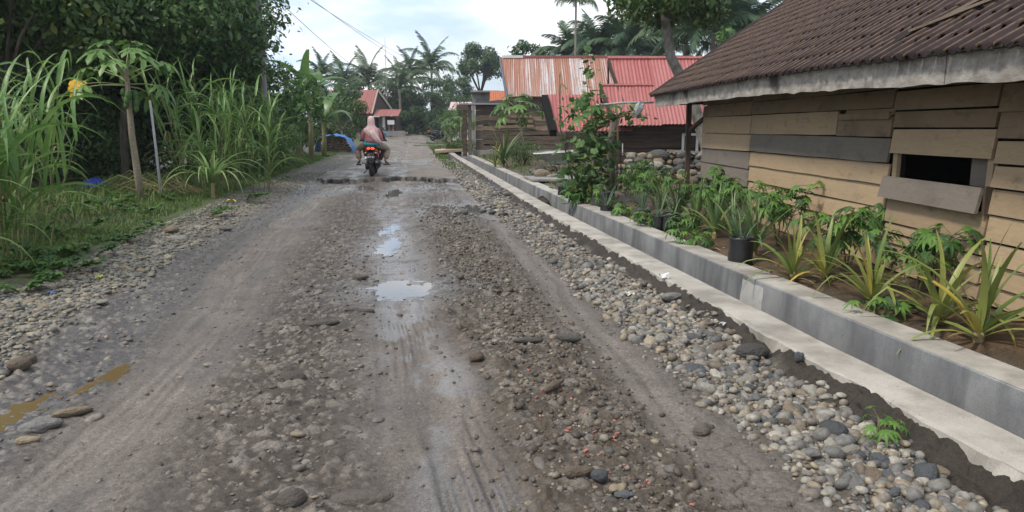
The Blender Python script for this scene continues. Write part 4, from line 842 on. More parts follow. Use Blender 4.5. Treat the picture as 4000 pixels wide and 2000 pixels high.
tree((-12.6, 40, 0), (-12.4, 40, 2.7), (2.4, 1.6, 2.1), 34, .7, 'green tree behind the banana plants', 14, M_MIDL, per=600, size=.18, tr=.1, lower=-1)
tree((-11.0, 34.5, 0), (-11.2, 34.8, 1.0), (2.6, .9, 1.2), 30, .5, 'leafy bush filling the foot of the banana plants', 13, M_MIDL, per=800, size=.13, tr=.05, cat='bush', name='roadside_bush', lower=-1)
tree((-9.2, 28, 0), (-9.5, 28, 1.1), (1.4, 1.4, 1.2), 20, .55, 'low dark bush on the verge in front of the bananas', 8, M_MIDL, per=900, size=.11, tr=.06, cat='bush', name='roadside_bush', lower=-1)
tree((-9.6, 43.5, 0), (-10.9, 47, 2.2), (1.7, 1.3, 2.0), 24, .6, 'rounded green bush in front of the red roofed house', 9, M_MIDL, per=700, size=.16, tr=.08, cat='bush', name='roadside_bush', lower=-1)
tree((-6.9, 20.5, 0), (-6.9, 20.5, 1.1), (1.0, .9, .85), 22, .36, 'feathery light green bush behind the tall grass', 10, M_LITL, per=1500, size=.10, tr=.04, cat='bush', name='roadside_bush', lower=-1, aspect=.28)
tree((-8.1, 23.5, 0), (-8.1, 23.5, 1.1), (1.2, 1, 1.0), 22, .42, 'mid green bush on the verge beyond the feathery bush', 11, M_MIDL, per=1200, size=.11, tr=.05, cat='bush', name='roadside_bush', lower=-1)
# ---- tall elephant grass
M_EG = m_leaf('elephant_grass_blade', (.085, .185, .042), (.19, .30, .085), .4, .35); M_EGS = m_noise('grass_stalk', (.09, .12, .04), (.17, .17, .07), 8, .6); M_EGD = m_leaf('dry_grass_blade', (.17, .15, .06), (.28, .22, .10), .6, .25)
pg = lambda t: min(1, .5 + 3 * t) * (1 - t) ** .75
EB = [blade('blade', 1.05, .06, 84, 0, M_EG, 8, .3, pg), blade('blade', 1.2, .06, 78, -60, M_EG, 9, .3, pg), blade('blade', 1.05, .055, 66, -80, M_EG, 9, .3, pg), blade('blade', .95, .055, 84, 40, M_EG, 7, .3, pg), blade('blade', 1.25, .065, 70, -45, M_EG, 9, .3, pg, twist=1.2), blade('blade', .8, .035, 55, -85, M_EGD, 8, .3, pg)]
def elephant_grass(base, h, spread, stalks, label, seed, per=8, sc=1.0, group='clumps of tall elephant grass'):
    r = random.Random(seed); root = empty('elephant_grass_clump', base, 0, label, 'grass clump', group)
    for k in range(stalks):
        a = r.uniform(0, 6.28); d = spread * .5 * r.random() ** .5; H = h * r.uniform(.45, .8); lean = r.uniform(.05, .3); p0 = Vector((d * math.cos(a), d * math.sin(a), -.03)); p1 = p0 + Vector((lean * math.cos(a) * H, lean * math.sin(a) * H, H)); pm = p0.lerp(p1, .5) - Vector((math.cos(a), math.sin(a), 0)) * lean * H * .12
        MB().tube([p0, pm, p1], [.011, .010, .006], 5, False).obj('stalk', M_EGS, root, True)
        for i in range(per):
            t = 1 - .85 * (i / per) * r.uniform(.8, 1.1); p = pm.lerp(p1, (t - .5) * 2) if t > .5 else p0.lerp(pm, t * 2)
            me = r.choice(EB[:2] + EB[3:5]) if t > .6 else (r.choice(EB[1:5]) if r.random() > .22 else EB[5]); set_leaf(root, me, p, i * 2.5 + r.uniform(-.6, .6), sc * r.uniform(.7, 1.1), r.uniform(-10, 10), r.uniform(-12, 12), 'blade')
    return root
for a in [((-5.35, 7.5, .03), 2.25, 1.0, 13, 'nearest elephant grass clump arching over the gravel at the left edge', 1), ((-6.1, 8.5, .03), 2.6, 1.1, 13, 'second elephant grass clump just behind the nearest one', 2), ((-5.15, 6.6, .03), 1.5, .9, 10, 'low arching elephant grass at the very left edge of the frame', 3),
          ((-7.1, 10.2, .02), 2.8, 1.2, 12, 'elephant grass clump in front of the bright green tree', 4), ((-6.35, 15.6, .0), 2.9, 1.1, 15, 'tall elephant grass clump right of the grey pole', 5), ((-6.9, 16.8, .0), 3.3, 1.1, 13, 'highest elephant grass clump behind the grey pole', 6), ((-5.9, 16.8, 0), 2.5, 1.2, 13, 'elephant grass clump right of the highest clump', 7), ((-7.0, 20.5, 0), 2.9, 1.2, 13, 'elephant grass clump against the dark tree edge', 8)]: elephant_grass(*a)
# ---- fountain of broad strap leaves by the pole
FB_ = [blade('leaf', .95, .055, 66, -60, M_LITB, 9, .2, pg) for M_LITB in [m_leaf('pale_strap_leaf', (.17, .27, .08), (.28, .38, .14), .4, .35)] for _ in range(1)] + [blade('leaf', .85, .05, 55, -78, bpy.data.materials['pale_strap_leaf'], 9, .2, pg), blade('leaf', .75, .05, 78, -20, bpy.data.materials['pale_strap_leaf'], 8, .2, pg)]
root = empty('strap_leaf_plant', at(835, 790, 14.4), 0, 'pale fountain shaped plant with drooping strap leaves right of the grey pole', 'plant'); rr_ = random.Random(3)
for i in range(34): set_leaf(root, rr_.choice(FB_), (0, 0, .35), i * 2.4, 1.5 * rr_.uniform(.8, 1.15), rr_.uniform(-8, 8), rr_.uniform(-10, 10))
MB().tube([(0, 0, -.1), (0, 0, .4)], [.04, .03], 7).obj('stem', M_DRY, root)
# ---- dry stalk heap
HS = empty('dry_stalk_heap', at(560, 770, 15.2), 0, 'heap of dry bent cane stalks lying around the papaya foot', 'stalk heap')
for i in range(46):
    a = rr_.gauss(0, .5); L = rr_.uniform(.7, 1.5); x = rr_.uniform(-.5, .75); y = rr_.uniform(-.3, .6); z = rr_.uniform(.02, .35) * (1 - abs(x) * .5)
    MB().tube([(x - L * .5 * math.cos(a), y - L * .5 * math.sin(a), max(.0, z - .15)), (x, y, z + rr_.uniform(.05, .3)), (x + L * .5 * math.cos(a), y + L * .5 * math.sin(a), max(0, z - .1))], .009, 4, False).obj('stalk', M_EGD if i % 3 else M_EGS, HS)
# ---- papaya with fruit, yellow leaf, pole
PB = at(555, 795, 14.35); PB.z = .02
PT = papaya(PB, at(492, 262, 14.3), 17, 'tall papaya tree with green fruit and one yellow leaf on the left verge', 11, 1.18, .072, 11, -.04)
M_YEL = m_leaf('yellow_papaya_leaf', (.78, .47, .03), (.85, .55, .05), .5, .4)
yl_ = palmate('yellow_leaf', .03, 8, 290, .29, .13, .25, [M_YEL, M_PETI], .006, 0, True, hang=72); yp = at(300, 330, 13.95); o = link('leaf', yl_, PT, yp - PB, (0, 0, R(168))); o['label'] = 'withered yellow drooping leaf'
MB().tube([at(488, 330, 14.3) - PB, at(390, 322, 14.1) - PB, yp - PB], [.009, .008, .006], 5).obj('petiole', M_PETI, PT, True)
PO = empty('pole', at(634, 785, 14.9), 0, 'slim light grey pole leaning left next to the papaya trunk', 'pole'); tp = at(586, 392, 14.9) - PO.location
MB().tube([(0, 0, -.1), tp * .5, tp], [.027, .026, .025], 8).obj('shaft', m_noise('galvanised_pipe', (.36, .37, .38), (.48, .49, .5), 8, .45), PO, True)
# ---- banana plants
M_BAN = m_leaf('banana_leaf', (.075, .165, .04), (.15, .25, .07), .35, .35); M_BANT = m_noise('banana_stem', (.16, .17, .07), (.24, .20, .11), 4, .7, mapping=(3, 3, .6))
pb_ = lambda t: (.08 if t < .18 else min(1, (t - .12) * 5) * (1 - t) ** .35)
BL = [blade('leaf', 2.5, .78, 80, -5, M_BAN, 11, .22, pb_), blade('leaf', 2.4, .74, 66, -50, M_BAN, 11, .2, pb_), blade('leaf', 2.2, .7, 84, 50, M_BAN, 9, .25, pb_), blade('leaf', 2.3, .7, 58, -80, M_BAN, 11, .15, pb_)]
def banana(base, h, n, label, seed, sc=1):
    r = random.Random(seed); root = empty('banana_plant', base, 0, label, 'banana plant', 'banana plants beside the road')
    MB().tube([(0, 0, -.05), (.05, 0, h * .5), (.02, 0, h)], [.13, .105, .06], 9).obj('trunk', M_BANT, root, True)
    for i in range(n): set_leaf(root, r.choice(BL[:2] if i < n * .5 else BL), (.02, 0, h * r.uniform(.9, 1.0)), i * 2.4 + r.uniform(-.4, .4), sc * r.uniform(.8, 1.1), r.uniform(-8, 8), r.uniform(-15, 15))
for a in [(at(1215, 600, 34), 2.9, 9, 'tallest banana plant whose leaves stand out against the sky', 1, 1.05), (at(1165, 590, 32.5), 2.0, 8, 'banana plant left of the tallest one, close to the dark tree', 2, .95), (at(1265, 592, 36), 1.7, 8, 'short banana plant next to the blue tarpaulin', 3, .9), (at(1110, 590, 31), 1.2, 7, 'low banana plant among the bushes at left', 4, .8)]: a[0].z = .02; banana(*a)
# ---- verge weeds and short grass
def tufts(name, N, sfun, yr, h, w, seed, mat, zf, ypow=1.3):
    r = np.random.default_rng(seed); Y = yr[0] + (yr[1] - yr[0]) * r.random(N) ** ypow; s = sfun(r, N, Y); X = s + cx(Y); Z = zf(s, Y); a = r.uniform(0, 6.28, N); H = h * r.uniform(.45, 1.3, N); Wd = w * r.uniform(.7, 1.3, N) * (1 + Y * .04); ln_ = r.uniform(.1, .9, N) * H
    c, s_ = np.cos(a), np.sin(a); P = np.stack([X, Y, Z - .01], -1); sd = np.stack([-s_, c, 0 * a], -1) * Wd[:, None] * .5; f = np.stack([c * ln_, s_ * ln_, H], -1)
    m = P + f * np.array([.4, .4, .62]); V = np.stack([P - sd, P + sd, m + sd * .8, m - sd * .8, P + f * np.array([1, 1, .92])], 1).reshape(-1, 3); k = np.arange(N)[:, None] * 5
    F3 = np.concatenate([k + np.array([[0, 1, 2]]), k + np.array([[0, 2, 3]]), k + np.array([[3, 2, 4]])]); return tag(link(name, npmesh(name, V, F3, mat, smooth=False)), kind='stuff')
M_GR = m_leaf('short_grass', (.06, .12, .022), (.12, .18, .04), .55, .3, True, (.18, .16, .06))
lz = lambda s, Y: np.where(s > -4.4, Hroad(np.maximum(s, -4.4), Y), left_fields(np.minimum(s, -4.4), Y)[0])
gs = lambda r, N, Y: -3.44 - np.abs(r.normal(0, 1.0, N)) - .3 * (vn(Y * 1.1, Y * 0, 2)) - r.random(N) * .12
tufts('verge_grass', 16000, gs, (3.6, 10), .06, .007, 7, M_GR, lz, 1.0); tufts('verge_grass', 44000, gs, (4.5, 40), .07, .008, 1, M_GR, lz); tufts('verge_grass', 9000, lambda r, N, Y: -4.5 - r.random(N) ** .6 * 2.8, (5, 26), .24, .012, 2, M_GR, lz)
tufts('yard_grass', 7000, lambda r, N, Y: 3.5 + r.random(N) ** 1.4 * 6, (13.5, 60), .10, .012, 3, M_GR, lambda s, Y: yard_fields(s, Y)[0])
tufts('roadside_grass', 2600, lambda r, N, Y: 1.85 + r.normal(0, .18, N), (26, 60), .08, .02, 4, M_GR, lambda s, Y: Hroad(np.minimum(s, 2.43), Y), 1)
WL = [palmate('leaf', .05, 5, 260, .07, .035, .3, [M_CASSD, M_STEM], .002, 30), disc_leaf('leaf', .045, M_CASS)]
def weed(base, h, sp, n, label, seed): return cassava(base, h, sp, n, label, seed, WL, 1.0, 'weed_patch', 'leafy weed patches on the left verge', 4)
for i, (u, v, h, sp, n, lab) in enumerate([(150, 1075, .18, .7, 60, 'leafy weed patch at the gravel edge below the elephant grass'), (330, 1010, .15, .5, 44, 'leafy weed patch right of the elephant grass foot'), (40, 1150, .14, .5, 36, 'leafy weed patch touching the left frame edge'), (300, 870, .4, .9, 70, 'knee high leafy weeds in the shade left of the papaya'), (700, 800, .2, .6, 44, 'leafy weeds at the foot of the grey pole'), (420, 840, .35, .8, 60, 'leafy weeds before the dark hollow'), (960, 790, .2, .7, 40, 'leafy weeds right of the fountain shaped plant'), (520, 850, .22, .8, 60, 'leafy weeds in front of the papaya foot'), (250, 940, .3, .8, 70, 'thick leafy weeds between elephant grass and papaya'), (600, 905, .12, .6, 36, 'low weeds on the open mossy verge'), (800, 850, .14, .7, 44, 'low weeds before the fountain shaped plant'), (1060, 720, .25, .9, 50, 'weeds along the verge beyond the fountain shaped plant'), (60, 1110, .16, .6, 70, 'weeds nearest the left frame edge beside the gravel'), (235, 1075, .14, .5, 60, 'weeds spilling onto the gravel under the first grass clump'), (110, 1035, .2, .6, 70, 'weeds directly below the arching grass blades'), (430, 960, .12, .6, 50, 'low weeds where the verge meets the gravel'), (1180, 640, .3, 1.4, 50, 'weeds at the road edge before the banana plants')]):
    Y = CAM_H * F_PX / (v - 500) * .98; weed(((u - 2000) / F_PX * Y, Y, .05), h, sp, n, lab, 60 + i)
BW = [disc_leaf('leaf', .10, M_CASSD), disc_leaf('leaf', .075, M_CASS)]
cassava((-6.6, 9.2, .03), 1.15, .9, 90, 'waist high broad leaved shrub between elephant grass clumps', 80, BW, 1, 'broadleaf_shrub', None, 7)
# dark blue plastic sheet lying in the hollow
def cloth(name, c, w, d, h, mat, label, cat, seed, n=14):
    r = np.random.default_rng(seed); g = np.linspace(-1, 1, n); A, B = np.meshgrid(g, g); Z = h * np.maximum(0, 1 - .8 * A ** 2 - .7 * B ** 2) + .12 * h * fbm(A * 3 + seed, B * 3, 3, 2); V = np.stack([c[0] + A * w / 2, c[1] + B * d / 2, c[2] + Z], -1).reshape(-1, 3); i = np.arange((n - 1) * n).reshape(n - 1, n)[:, :-1].ravel()
    return tag(link(name, npmesh(name, V, np.stack([i, i + 1, i + n + 1, i + n], -1), mat)), label, cat)
M_BLUE = m_noise('blue_tarpaulin', (.035, .13, .42), (.06, .20, .55), 5, .45, .5, .02)
cloth('tarpaulin_sheet', at(372, 745, 17), .75, .6, .28, m_noise('dark_blue_plastic', (.02, .04, .25), (.04, .07, .4), 4, .3), 'dark blue plastic sheet lying in the shaded hollow under the trees', 'tarpaulin', 2)
# ---- firewood stack with a blue tarpaulin
tpos = at(1303, 600, 42.5); FW = empty('firewood_stack', (tpos.x, 42.5, .0), 0, 'stack of dark round firewood under a blue tarpaulin beside the road', 'firewood'); MW = m_noise('firewood', (.05, .038, .028), (.16, .11, .07), 9, .85)
for j in range(7):
    nn = 13 - j
    for i in range(nn):
        if abs(i - nn / 2 + .5) * .13 > .9 - (j / 7) ** 2 * .62: continue
        x = (i - nn / 2 + .5) * .145; z = .06 + j * .135; MB().tube([(x, 0, z), (x + rr_.uniform(-.03, .03), .9, z)], rr_.uniform(.05, .072), 8).obj('log', MW, FW)
def tarp():
    n = 15; V = []; Fq = []
    for i in range(n):
        a = math.pi * (i / (n - 1)); x = 1.02 * math.cos(a) + .04 * math.sin(9 * a); z = .12 + .98 * math.sin(a) ** .75 + .03 * math.sin(13 * a)
        for j, y in enumerate((-.12, .25, .7, 1.1)): V.append((x * (1 + .04 * (j == 0)), y + .06 * math.sin(i * 1.7 + j), z - .04 * (j == 0) + .03 * math.sin(i * 2 + j * 3)))
    for i in range(n - 1):
        for j in range(3): q = i * 4 + j; Fq.append((q, q + 1, q + 5, q + 4))
    return MB().add(V, Fq)
o = tarp().obj('tarpaulin', M_BLUE, None, True); o.location = (tpos.x, 42.5, .0); tag(o, 'bright blue tarpaulin draped over the firewood stack', 'tarpaulin')
# ------------------------------------------------------------ corrugated sheets
def m_sheet(name, base, rustw, dark, rust=.5):
    b = NB(name); oi = b.orand(); tc = b.n('ShaderNodeTexCoord'); va = b.n('ShaderNodeVectorMath', operation='ADD'); cm = b.n('ShaderNodeCombineXYZ'); b.l(b.math('MULTIPLY', oi, 31.0), cm.inputs[0]); b.l(tc.outputs['Object'], va.inputs[0]); b.l(cm.outputs[0], va.inputs[1])
    n = b.noise(3.2, 6, .6, vec=va.outputs[0], mapping=(5.5, .07, .07)); st = b.noise(6, 4, .6, vec=va.outputs[0], mapping=(5, .05, .05)); f = b.math('ADD', b.math('MULTIPLY', n, .7), b.math('MULTIPLY', st, .3)); f = b.math('ADD', f, b.math('MULTIPLY', b.math('SUBTRACT', oi, .5), .16))
    col = b.mix(b.ramp(f, [(.5 - .25 * rust, 0.0), (.56 - .12 * rust, 1.0)]), base, rustw); col = b.mix(b.ramp(b.noise(7, 5, .7, vec=va.outputs[0], mapping=(1.5, .5, .5)), [(.5, 0.0), (.75, .8)]), col, dark)
    return b.set(col, .5, .4)
M_RUST = m_sheet('rusty_zinc_sheet', (.52, .52, .53), (.30, .135, .085), (.22, .10, .065), .5); M_RED = m_sheet('faded_red_sheet', (.31, .085, .078), (.36, .13, .12), (.25, .06, .055), .4)
M_RED2 = m_sheet('brick_red_sheet', (.25, .08, .07), (.29, .105, .085), (.2, .065, .055), .3); M_PINK = m_sheet('pale_pink_sheet', (.52, .34, .33), (.56, .40, .39), (.45, .28, .27), .3)
M_DWOOD = m_noise('dark_brown_wood', (.035, .024, .018), (.075, .05, .036), 3, .8, .4, .01, mapping=(.6, 6, 8)); M_DW2 = m_noise('rough_brown_plank', (.06, .045, .035), (.135, .10, .075), 3, .85, .6, .02, mapping=(.6, 6, 7)); M_SLAB = m_noise('pale_bark_slab', (.17, .12, .08), (.27, .2, .135), 4, .85, .6, .02, mapping=(.7, 5, 6))
M_WHITE = m_flat('white_paint', (.62, .62, .61), .6); M_CONC = m_concrete('grey_block_concrete', (.20, .195, .185), (.29, .28, .265), .5)
def sheet_mesh(name, w, L, mat, pitch=.11, amp=.018, per=4):
    n = int(w / pitch * per); m = MB(); V = []
    for i in range(n + 1):
        x = w * i / n; z = amp * math.cos(2 * math.pi * x / pitch)
        V += [(x, 0, z), (x, L, z)]
    return m.add(V, [(2 * i, 2 * i + 2, 2 * i + 3, 2 * i + 1) for i in range(n)]).mesh(name, mat, False)
def roofplane(root, a, ux, up, w, L, mat, sw=.82, name='roof_sheet', pitch=.11, amp=.018, label=None, prow=0):
    """sheets side by side from corner a, along ux (width w), running up the slope along up (length L)"""
    a, ux, up = Vector(a), Vector(ux).normalized(), Vector(up).normalized(); up = (up - ux * up.dot(ux)).normalized(); nz = ux.cross(up); M = Matrix((ux, up, nz)).transposed(); n = max(1, round(w / sw)); s = w / n
    me = sheet_mesh(name, s + .03, L, mat, pitch, amp); I = root.matrix_basis.inverted()
    if prow:
        k = max(4, int(prow / pitch * 4)); m = MB(); V = []
        for i in range(k + 1): x = -prow * (1 - i / k); V += [(x, L * (1 - i / k) * .999, amp * math.cos(2 * math.pi * x / pitch)), (x, L, amp * math.cos(2 * math.pi * x / pitch))]
        o = link(name, m.add(V, [(2 * i, 2 * i + 2, 2 * i + 3, 2 * i + 1) for i in range(k)]).mesh(name, mat), root, a, M.to_euler()); o.matrix_parent_inverse = I
    for i in range(n):
        o = link(name, me, root, a + ux * (s * i) + nz * (.006 * (i % 2) + random.uniform(0, .004)), M.to_euler()); o.matrix_parent_inverse = I
def part(root, mb, name, mat, smooth=False):
    o = mb.obj(name, mat, root, smooth); o.matrix_parent_inverse = root.matrix_basis.inverted(); return o
def boards(root, p0, p1, z0, z1, n, mat, th=.03, name='plank', jit=.012, mat2=None, k2=()):
    p0, p1 = Vector((*p0, 0)), Vector((*p1, 0)); d = (p1 - p0); L = d.length; ang = math.atan2(d.y, d.x); hh = (z1 - z0) / n
    for i in range(n):
        m = MB(); ns = 8; V = []; z = z0 + hh * i; nrm = Vector((d.y, -d.x, 0)).normalized()
        for k in range(ns + 1):
            t = k / ns; e = random.uniform(-jit, jit); e2 = random.uniform(-jit, jit); p = p0 + d * t
            for (o, zz) in ((th + .012, z + e), (0, z + e), (0, z + hh - .012 + e2), (th, z + hh - .012 + e2)): V.append(p + nrm * o + Vector((0, 0, zz)))
        m.add(V, [(0, 1, 2, 3), tuple(4 * ns + q for q in (3, 2, 1, 0))] + [(4 * k + q, 4 * k + 4 + q, 4 * k + 4 + (q + 1) % 4, 4 * k + (q + 1) % 4) for k in range(ns) for q in range(4)]); part(root, m, name, mat2 if i in k2 else mat)
# ------------------------------------------------------------ red roofed dark house (mid right)
HB = empty('red_roofed_house', (4.3, 23.5, .1), 0, 'dark brown wooden house with stepped pink red corrugated roof behind the stone heap', 'house'); bpy.context.view_layer.update()
Yr, Ye = 24.3, 21.9; zrg = CAM_H + 258 / F_PX * Yr; zev = CAM_H + 14 / F_PX * Ye; xl = (2372 - 2000) / F_PX * Yr + .36; xr = 8.6
up = Vector((0, Yr - Ye, zrg - zev)); SL = up.length
slopes = []
roofplane(HB, (xl + .02, Ye, zev), (1, 0, 0), up, xr - xl, SL, M_RED, prow=.40)
roofplane(HB, (xr, Yr + .01, zrg - up.z), (-1, 0, 0), (0, -1e-6, 1), .01, .01, M_RED) if False else None
bkp = MB(); bkp.add([(xl + .1, Yr, zrg), (xr, Yr, zrg), (xr, Yr + 2.4, zev), (xl + .1, Yr + 2.4, zev)], [(0, 1, 2, 3)]); part(HB, bkp, 'rear_roof', M_RED)
part(HB, MB().tube([(xl - .44, Yr, zrg + .02), (xr, Yr, zrg + .02)], .07, 6), 'ridge_cap', M_RED)
# second, lower tier stepping out to the left
f2 = .44; y2 = Yr - (Yr - Ye) * f2; z2 = zrg - (zrg - zev) * f2; xl2 = (2345 - 2000) / F_PX * y2 + .30
roofplane(HB, (xl2, Ye - .05, zev - .03), (1, 0, 0), up, 1.25, SL * (1 - f2) + .02, M_RED, .65, prow=.34)
part(HB, MB().tube([(xl2 - .38, y2, z2 + .03), (xl2 + 1.25, y2, z2 + .03)], .05, 6), 'ridge_cap', M_RED)
gb = MB(); gb.add([(xl + .12, Ye + .5, zev + .3), (xl + .12, Yr, zrg - .12), (xl + .12, Yr + 1.9, zev + .3)], [(0, 1, 2)]); gb.add([(xl2 + .12, Ye + .3, zev + .1), (xl2 + .12, y2, z2 - .1), (xl2 + .12, y2 + 1.3, zev + .1)], [(0, 1, 2)]); part(HB, gb, 'gable', M_DWOOD)
def barge(root, a, b, w=.16, mat=None, th=.05): 
    a, b = Vector(a), Vector(b); d = (b - a); q = d.to_track_quat('X', 'Z').to_matrix(); part(root, MB().box((a + b) / 2, (d.length, th, w), q), 'barge_board', mat or M_DWOOD)
barge(HB, (xl - .02, Ye + .1, zev - .04), (xl - .42, Yr, zrg - .06)); barge(HB, (xl - .1, Yr + 2.2, zev + .1), (xl - .42, Yr, zrg - .06)); barge(HB, (xl2 - .02, Ye - .1, zev - .12), (xl2 - .36, y2, z2 - .07)); barge(HB, (xl2 - .1, y2 + 1.4, zev), (xl2 - .36, y2, z2 - .07))
# lean-to with its own low roof on the left
L0 = at(2165, 520, 22.2); L1 = at(2148, 385, 24.0); roofplane(HB, (L0.x, 22.2, L0.z + .05), (1, 0, 0), (0, 1.8, L1.z - L0.z), 2.3, 2.25, M_RED, .75, prow=.2); barge(HB, (L0.x - .03, 22.1, L0.z), (L0.x - .22, 24.0, L1.z + .02), .22, bpy.data.materials['black_interior'], th=.2)
boards(HB, (2.7, 22.45), (8.4, 22.45), .25, zev + .1, 7, M_DWOOD); part(HB, MB().box((5.6, 23.4, .8), (5.6, 1.7, 1.3)), 'inner_wall', M_DARK)
part(HB, MB().box((5.5, 22.35, .12), (6.2, .3, .4)), 'plinth', M_CONC)
fr = MB(); c = at(2695, 565, 22.36); w2, h2 = .21, .30
for (dx, dz, w_, h_) in ((-w2, 0, .07, 2 * h2 + .07), (w2, 0, .07, 2 * h2 + .07), (0, h2, 2 * w2, .07), (0, -h2, 2 * w2, .07)): fr.box((c.x + dx, 22.36, c.z + dz), (w_, .05, h_))
wfm = part(HB, fr, 'window_frame', M_WHITE); pn = MB().box((c.x, 22.385, c.z), (2 * w2 - .07, .01, 2 * h2 - .07)).obj('pane', m_flat('dark_glass', (.015, .016, .018), .1, .6), wfm); pn.matrix_parent_inverse = HB.matrix_basis.inverted()
part(HB, MB().tube([at(2432, 560, 22.3), at(2432, 606, 22.3)], .015, 6), 'downpipe', M_WHITE)
# ------------------------------------------------------------ rusty roofed house
HC = empty('rusty_roofed_house', (2.5, 38, .1), 0, 'old house with a streaked rusty zinc roof and rough dark plank walls', 'house'); bpy.context.view_layer.update()
yr, ye = 39.0, 36.0; zr_, ze = CAM_H + 262 / F_PX * yr, CAM_H + 118 / F_PX * ye; x0 = (1975 - 2000) / F_PX * ye + .1; x1 = 9.0; upc = Vector((0, yr - ye, zr_ - ze))
ridx = (1968 - 2000) / F_PX * yr
roofplane(HC, (x0, ye, ze), (1, 0, .005), upc, x1 - x0, upc.length, M_RUST, .78, prow=.38)
part(HC, MB().add([(x0, yr, zr_), (x1, yr, zr_), (x1, yr + 3, ze), (x0, yr + 3, ze)], [(0, 1, 2, 3)]), 'rear_roof', M_RUST)
rc = MB(); rc.box((ridx + 5.35, yr, zr_ + .05), (8.7, .2, .12)); part(HC, rc, 'ridge_cap', M_RED2); part(HC, MB().box((ridx + .47, yr, zr_ + .05), (1.05, .21, .13)), 'ridge_cap', M_WHITE)
part(HC, MB().add([(x0 + .15, ye + .3, ze - .1), (x0 + .15, yr, zr_ - .15), (x0 + .15, yr + 2.8, ze - .1)], [(0, 1, 2)]), 'gable', M_DWOOD)
barge(HC, (x0 - .04, ye - .05, ze - .06), (x0 - .42, yr, zr_ - .04), .22, m_flat('blue_grey_board', (.11, .13, .17), .7)); barge(HC, (x0 - .04, yr + 2.9, ze), (x0 - .42, yr, zr_ - .04), .2)
boards(HC, (-1.75, 36.25), (2.6, 36.25), .42, 2.75, 10, M_DW2, jit=.05, mat2=M_SLAB, k2=(4, 6)); boards(HC, (2.6, 36.3), (8.8, 36.3), .42, 3.0, 9, M_DWOOD)
part(HC, MB().box((3.4, 37.9, 1.4), (9.6, 3, 2.6)), 'inner_wall', M_DARK); part(HC, MB().box((2.9, 36.3, .2), (9.6, .25, .42)), 'plinth', M_CONC)
for i in range(3): part(HC, MB().box((.1 + i * .1, 36.17, 1.52 + i * .24), (1.9 - i * .3, .05, .13), Euler((0, .02 * (i - 1), 0)).to_matrix()), 'slab', M_SLAB)
# porch with flat roof at the left end
PC = empty('porch', (-1.9, 36.5, .1), 0, 'small flat roofed porch with a concrete pillar at the end of the plank wall', 'porch'); bpy.context.view_layer.update()
for x in (-2.02, ): part(PC, MB().box((x, 36.1, 1.28), (.17, .2, 2.5)), 'pillar', M_BARK)
part(PC, MB().box((-2.32, 36.9, 1.28), (.2, .2, 2.4)), 'pillar', M_DW2); part(PC, MB().box((-1.45, 36.7, 2.58), (2.0, 1.7, .06)), 'roof_slab', m_flat('blue_grey_sheet', (.27, .30, .34), .5)); part(PC, MB().box((-2.35, 35.95, 2.42), (.55, .2, .24)), 'beam', M_DW2)
part(PC, MB().box((-1.2, 38.5, 2.25), (1.4, .05, .34)), 'wall_panel', M_WHITE)
# ------------------------------------------------------------ buildings beyond
GBD = empty('grey_block_building', at(1890, 500, 55), 0, 'unpainted grey block building with one window behind the porch', 'building'); bpy.context.view_layer.update()
p0, p1 = at(1843, 365, 55), at(1945, 365, 55); part(GBD, MB().box(((p0.x + p1.x) / 2, 56.2, 2.1), (p1.x - p0.x, 2.4, 3.9)), 'wall', M_CONC); q = at(1888, 398, 54.95); part(GBD, MB().box((q.x, 54.97, q.z), (1.0, .06, .5)), 'window', m_flat('grey_glass', (.08, .09, .1), .2, .5))
part(GBD, MB().box(((p0.x + p1.x) / 2, 55.9, 4.05), (p1.x - p0.x + .2, 3.0, .12)), 'roof_slab', M_CONC)
ORG = empty('orange_roof_shed', at(1935, 500, 48), 0, 'shed with a bright orange sheet roof edge behind the porch', 'shed'); bpy.context.view_layer.update()
a = at(1912, 405, 47); roofplane(ORG, a, (1, 0, 0), (0, 1.2, 1.0), 1.1, 1.3, m_sheet('orange_sheet', (.42, .12, .05), (.45, .15, .07), (.3, .09, .05), .3)); part(ORG, MB().box((a.x + 1.3, 48.5, 1.45), (2.0, 2, 2.7)), 'wall', M_CONC)
PKH = empty('pink_roofed_house', at(1790, 520, 62), 0, 'low house with a pale pink sheet roof half hidden by trees', 'house'); bpy.context.view_layer.update()
a = at(1752, 432, 62); roofplane(PKH, a, (1, 0, 0), (0, 2.4, .75), 2.6, 2.6, M_PINK, .9, pitch=.2); part(PKH, MB().box((a.x + 1.4, 63.4, 1.5), (2.3, 2.2, 2.6)), 'wall', M_WHITE)
# ------------------------------------------------------------ red roofed house on the left
HA = empty('red_roofed_house', (-17, 82, .5), 0, 'brown house with brick red roof and cream porch posts at the road bend', 'house'); bpy.context.view_layer.update()
er, ee = 83.5, 79.5; za, zb = CAM_H + 143 / F_PX * er, CAM_H + 54 / F_PX * ee; xa = (1462 - 2000) / F_PX * ee; ua = Vector((0.55, er - ee, za - zb))
roofplane(HA, (xa - 5.2, ee, zb), (1, 0, 0), Vector((0, er - ee, za - zb)), 5.2, (Vector((0, er - ee, za - zb))).length, M_RED2, 1.0, pitch=.25)
part(HA, MB().add([(xa - 5.2, er, za), (xa, er, za), (xa + 1.4, er + 3.6, zb), (xa - 5.2, er + 3.6, zb)], [(0, 1, 2, 3)]), 'rear_roof', M_RED2)
part(HA, MB().add([(xa - .1, ee + .3, zb), (xa - .1, er, za - .15), (xa + 1.0, er + 3.2, zb)], [(0, 1, 2)]), 'gable', M_DWOOD); barge(HA, (xa + .03, ee, zb), (xa + .03, er, za), .25, m_flat('cream_board', (.5, .46, .38), .6)); barge(HA, (xa + 1.3, er + 3.4, zb + .1), (xa + .03, er, za), .25, bpy.data.materials['cream_board'])
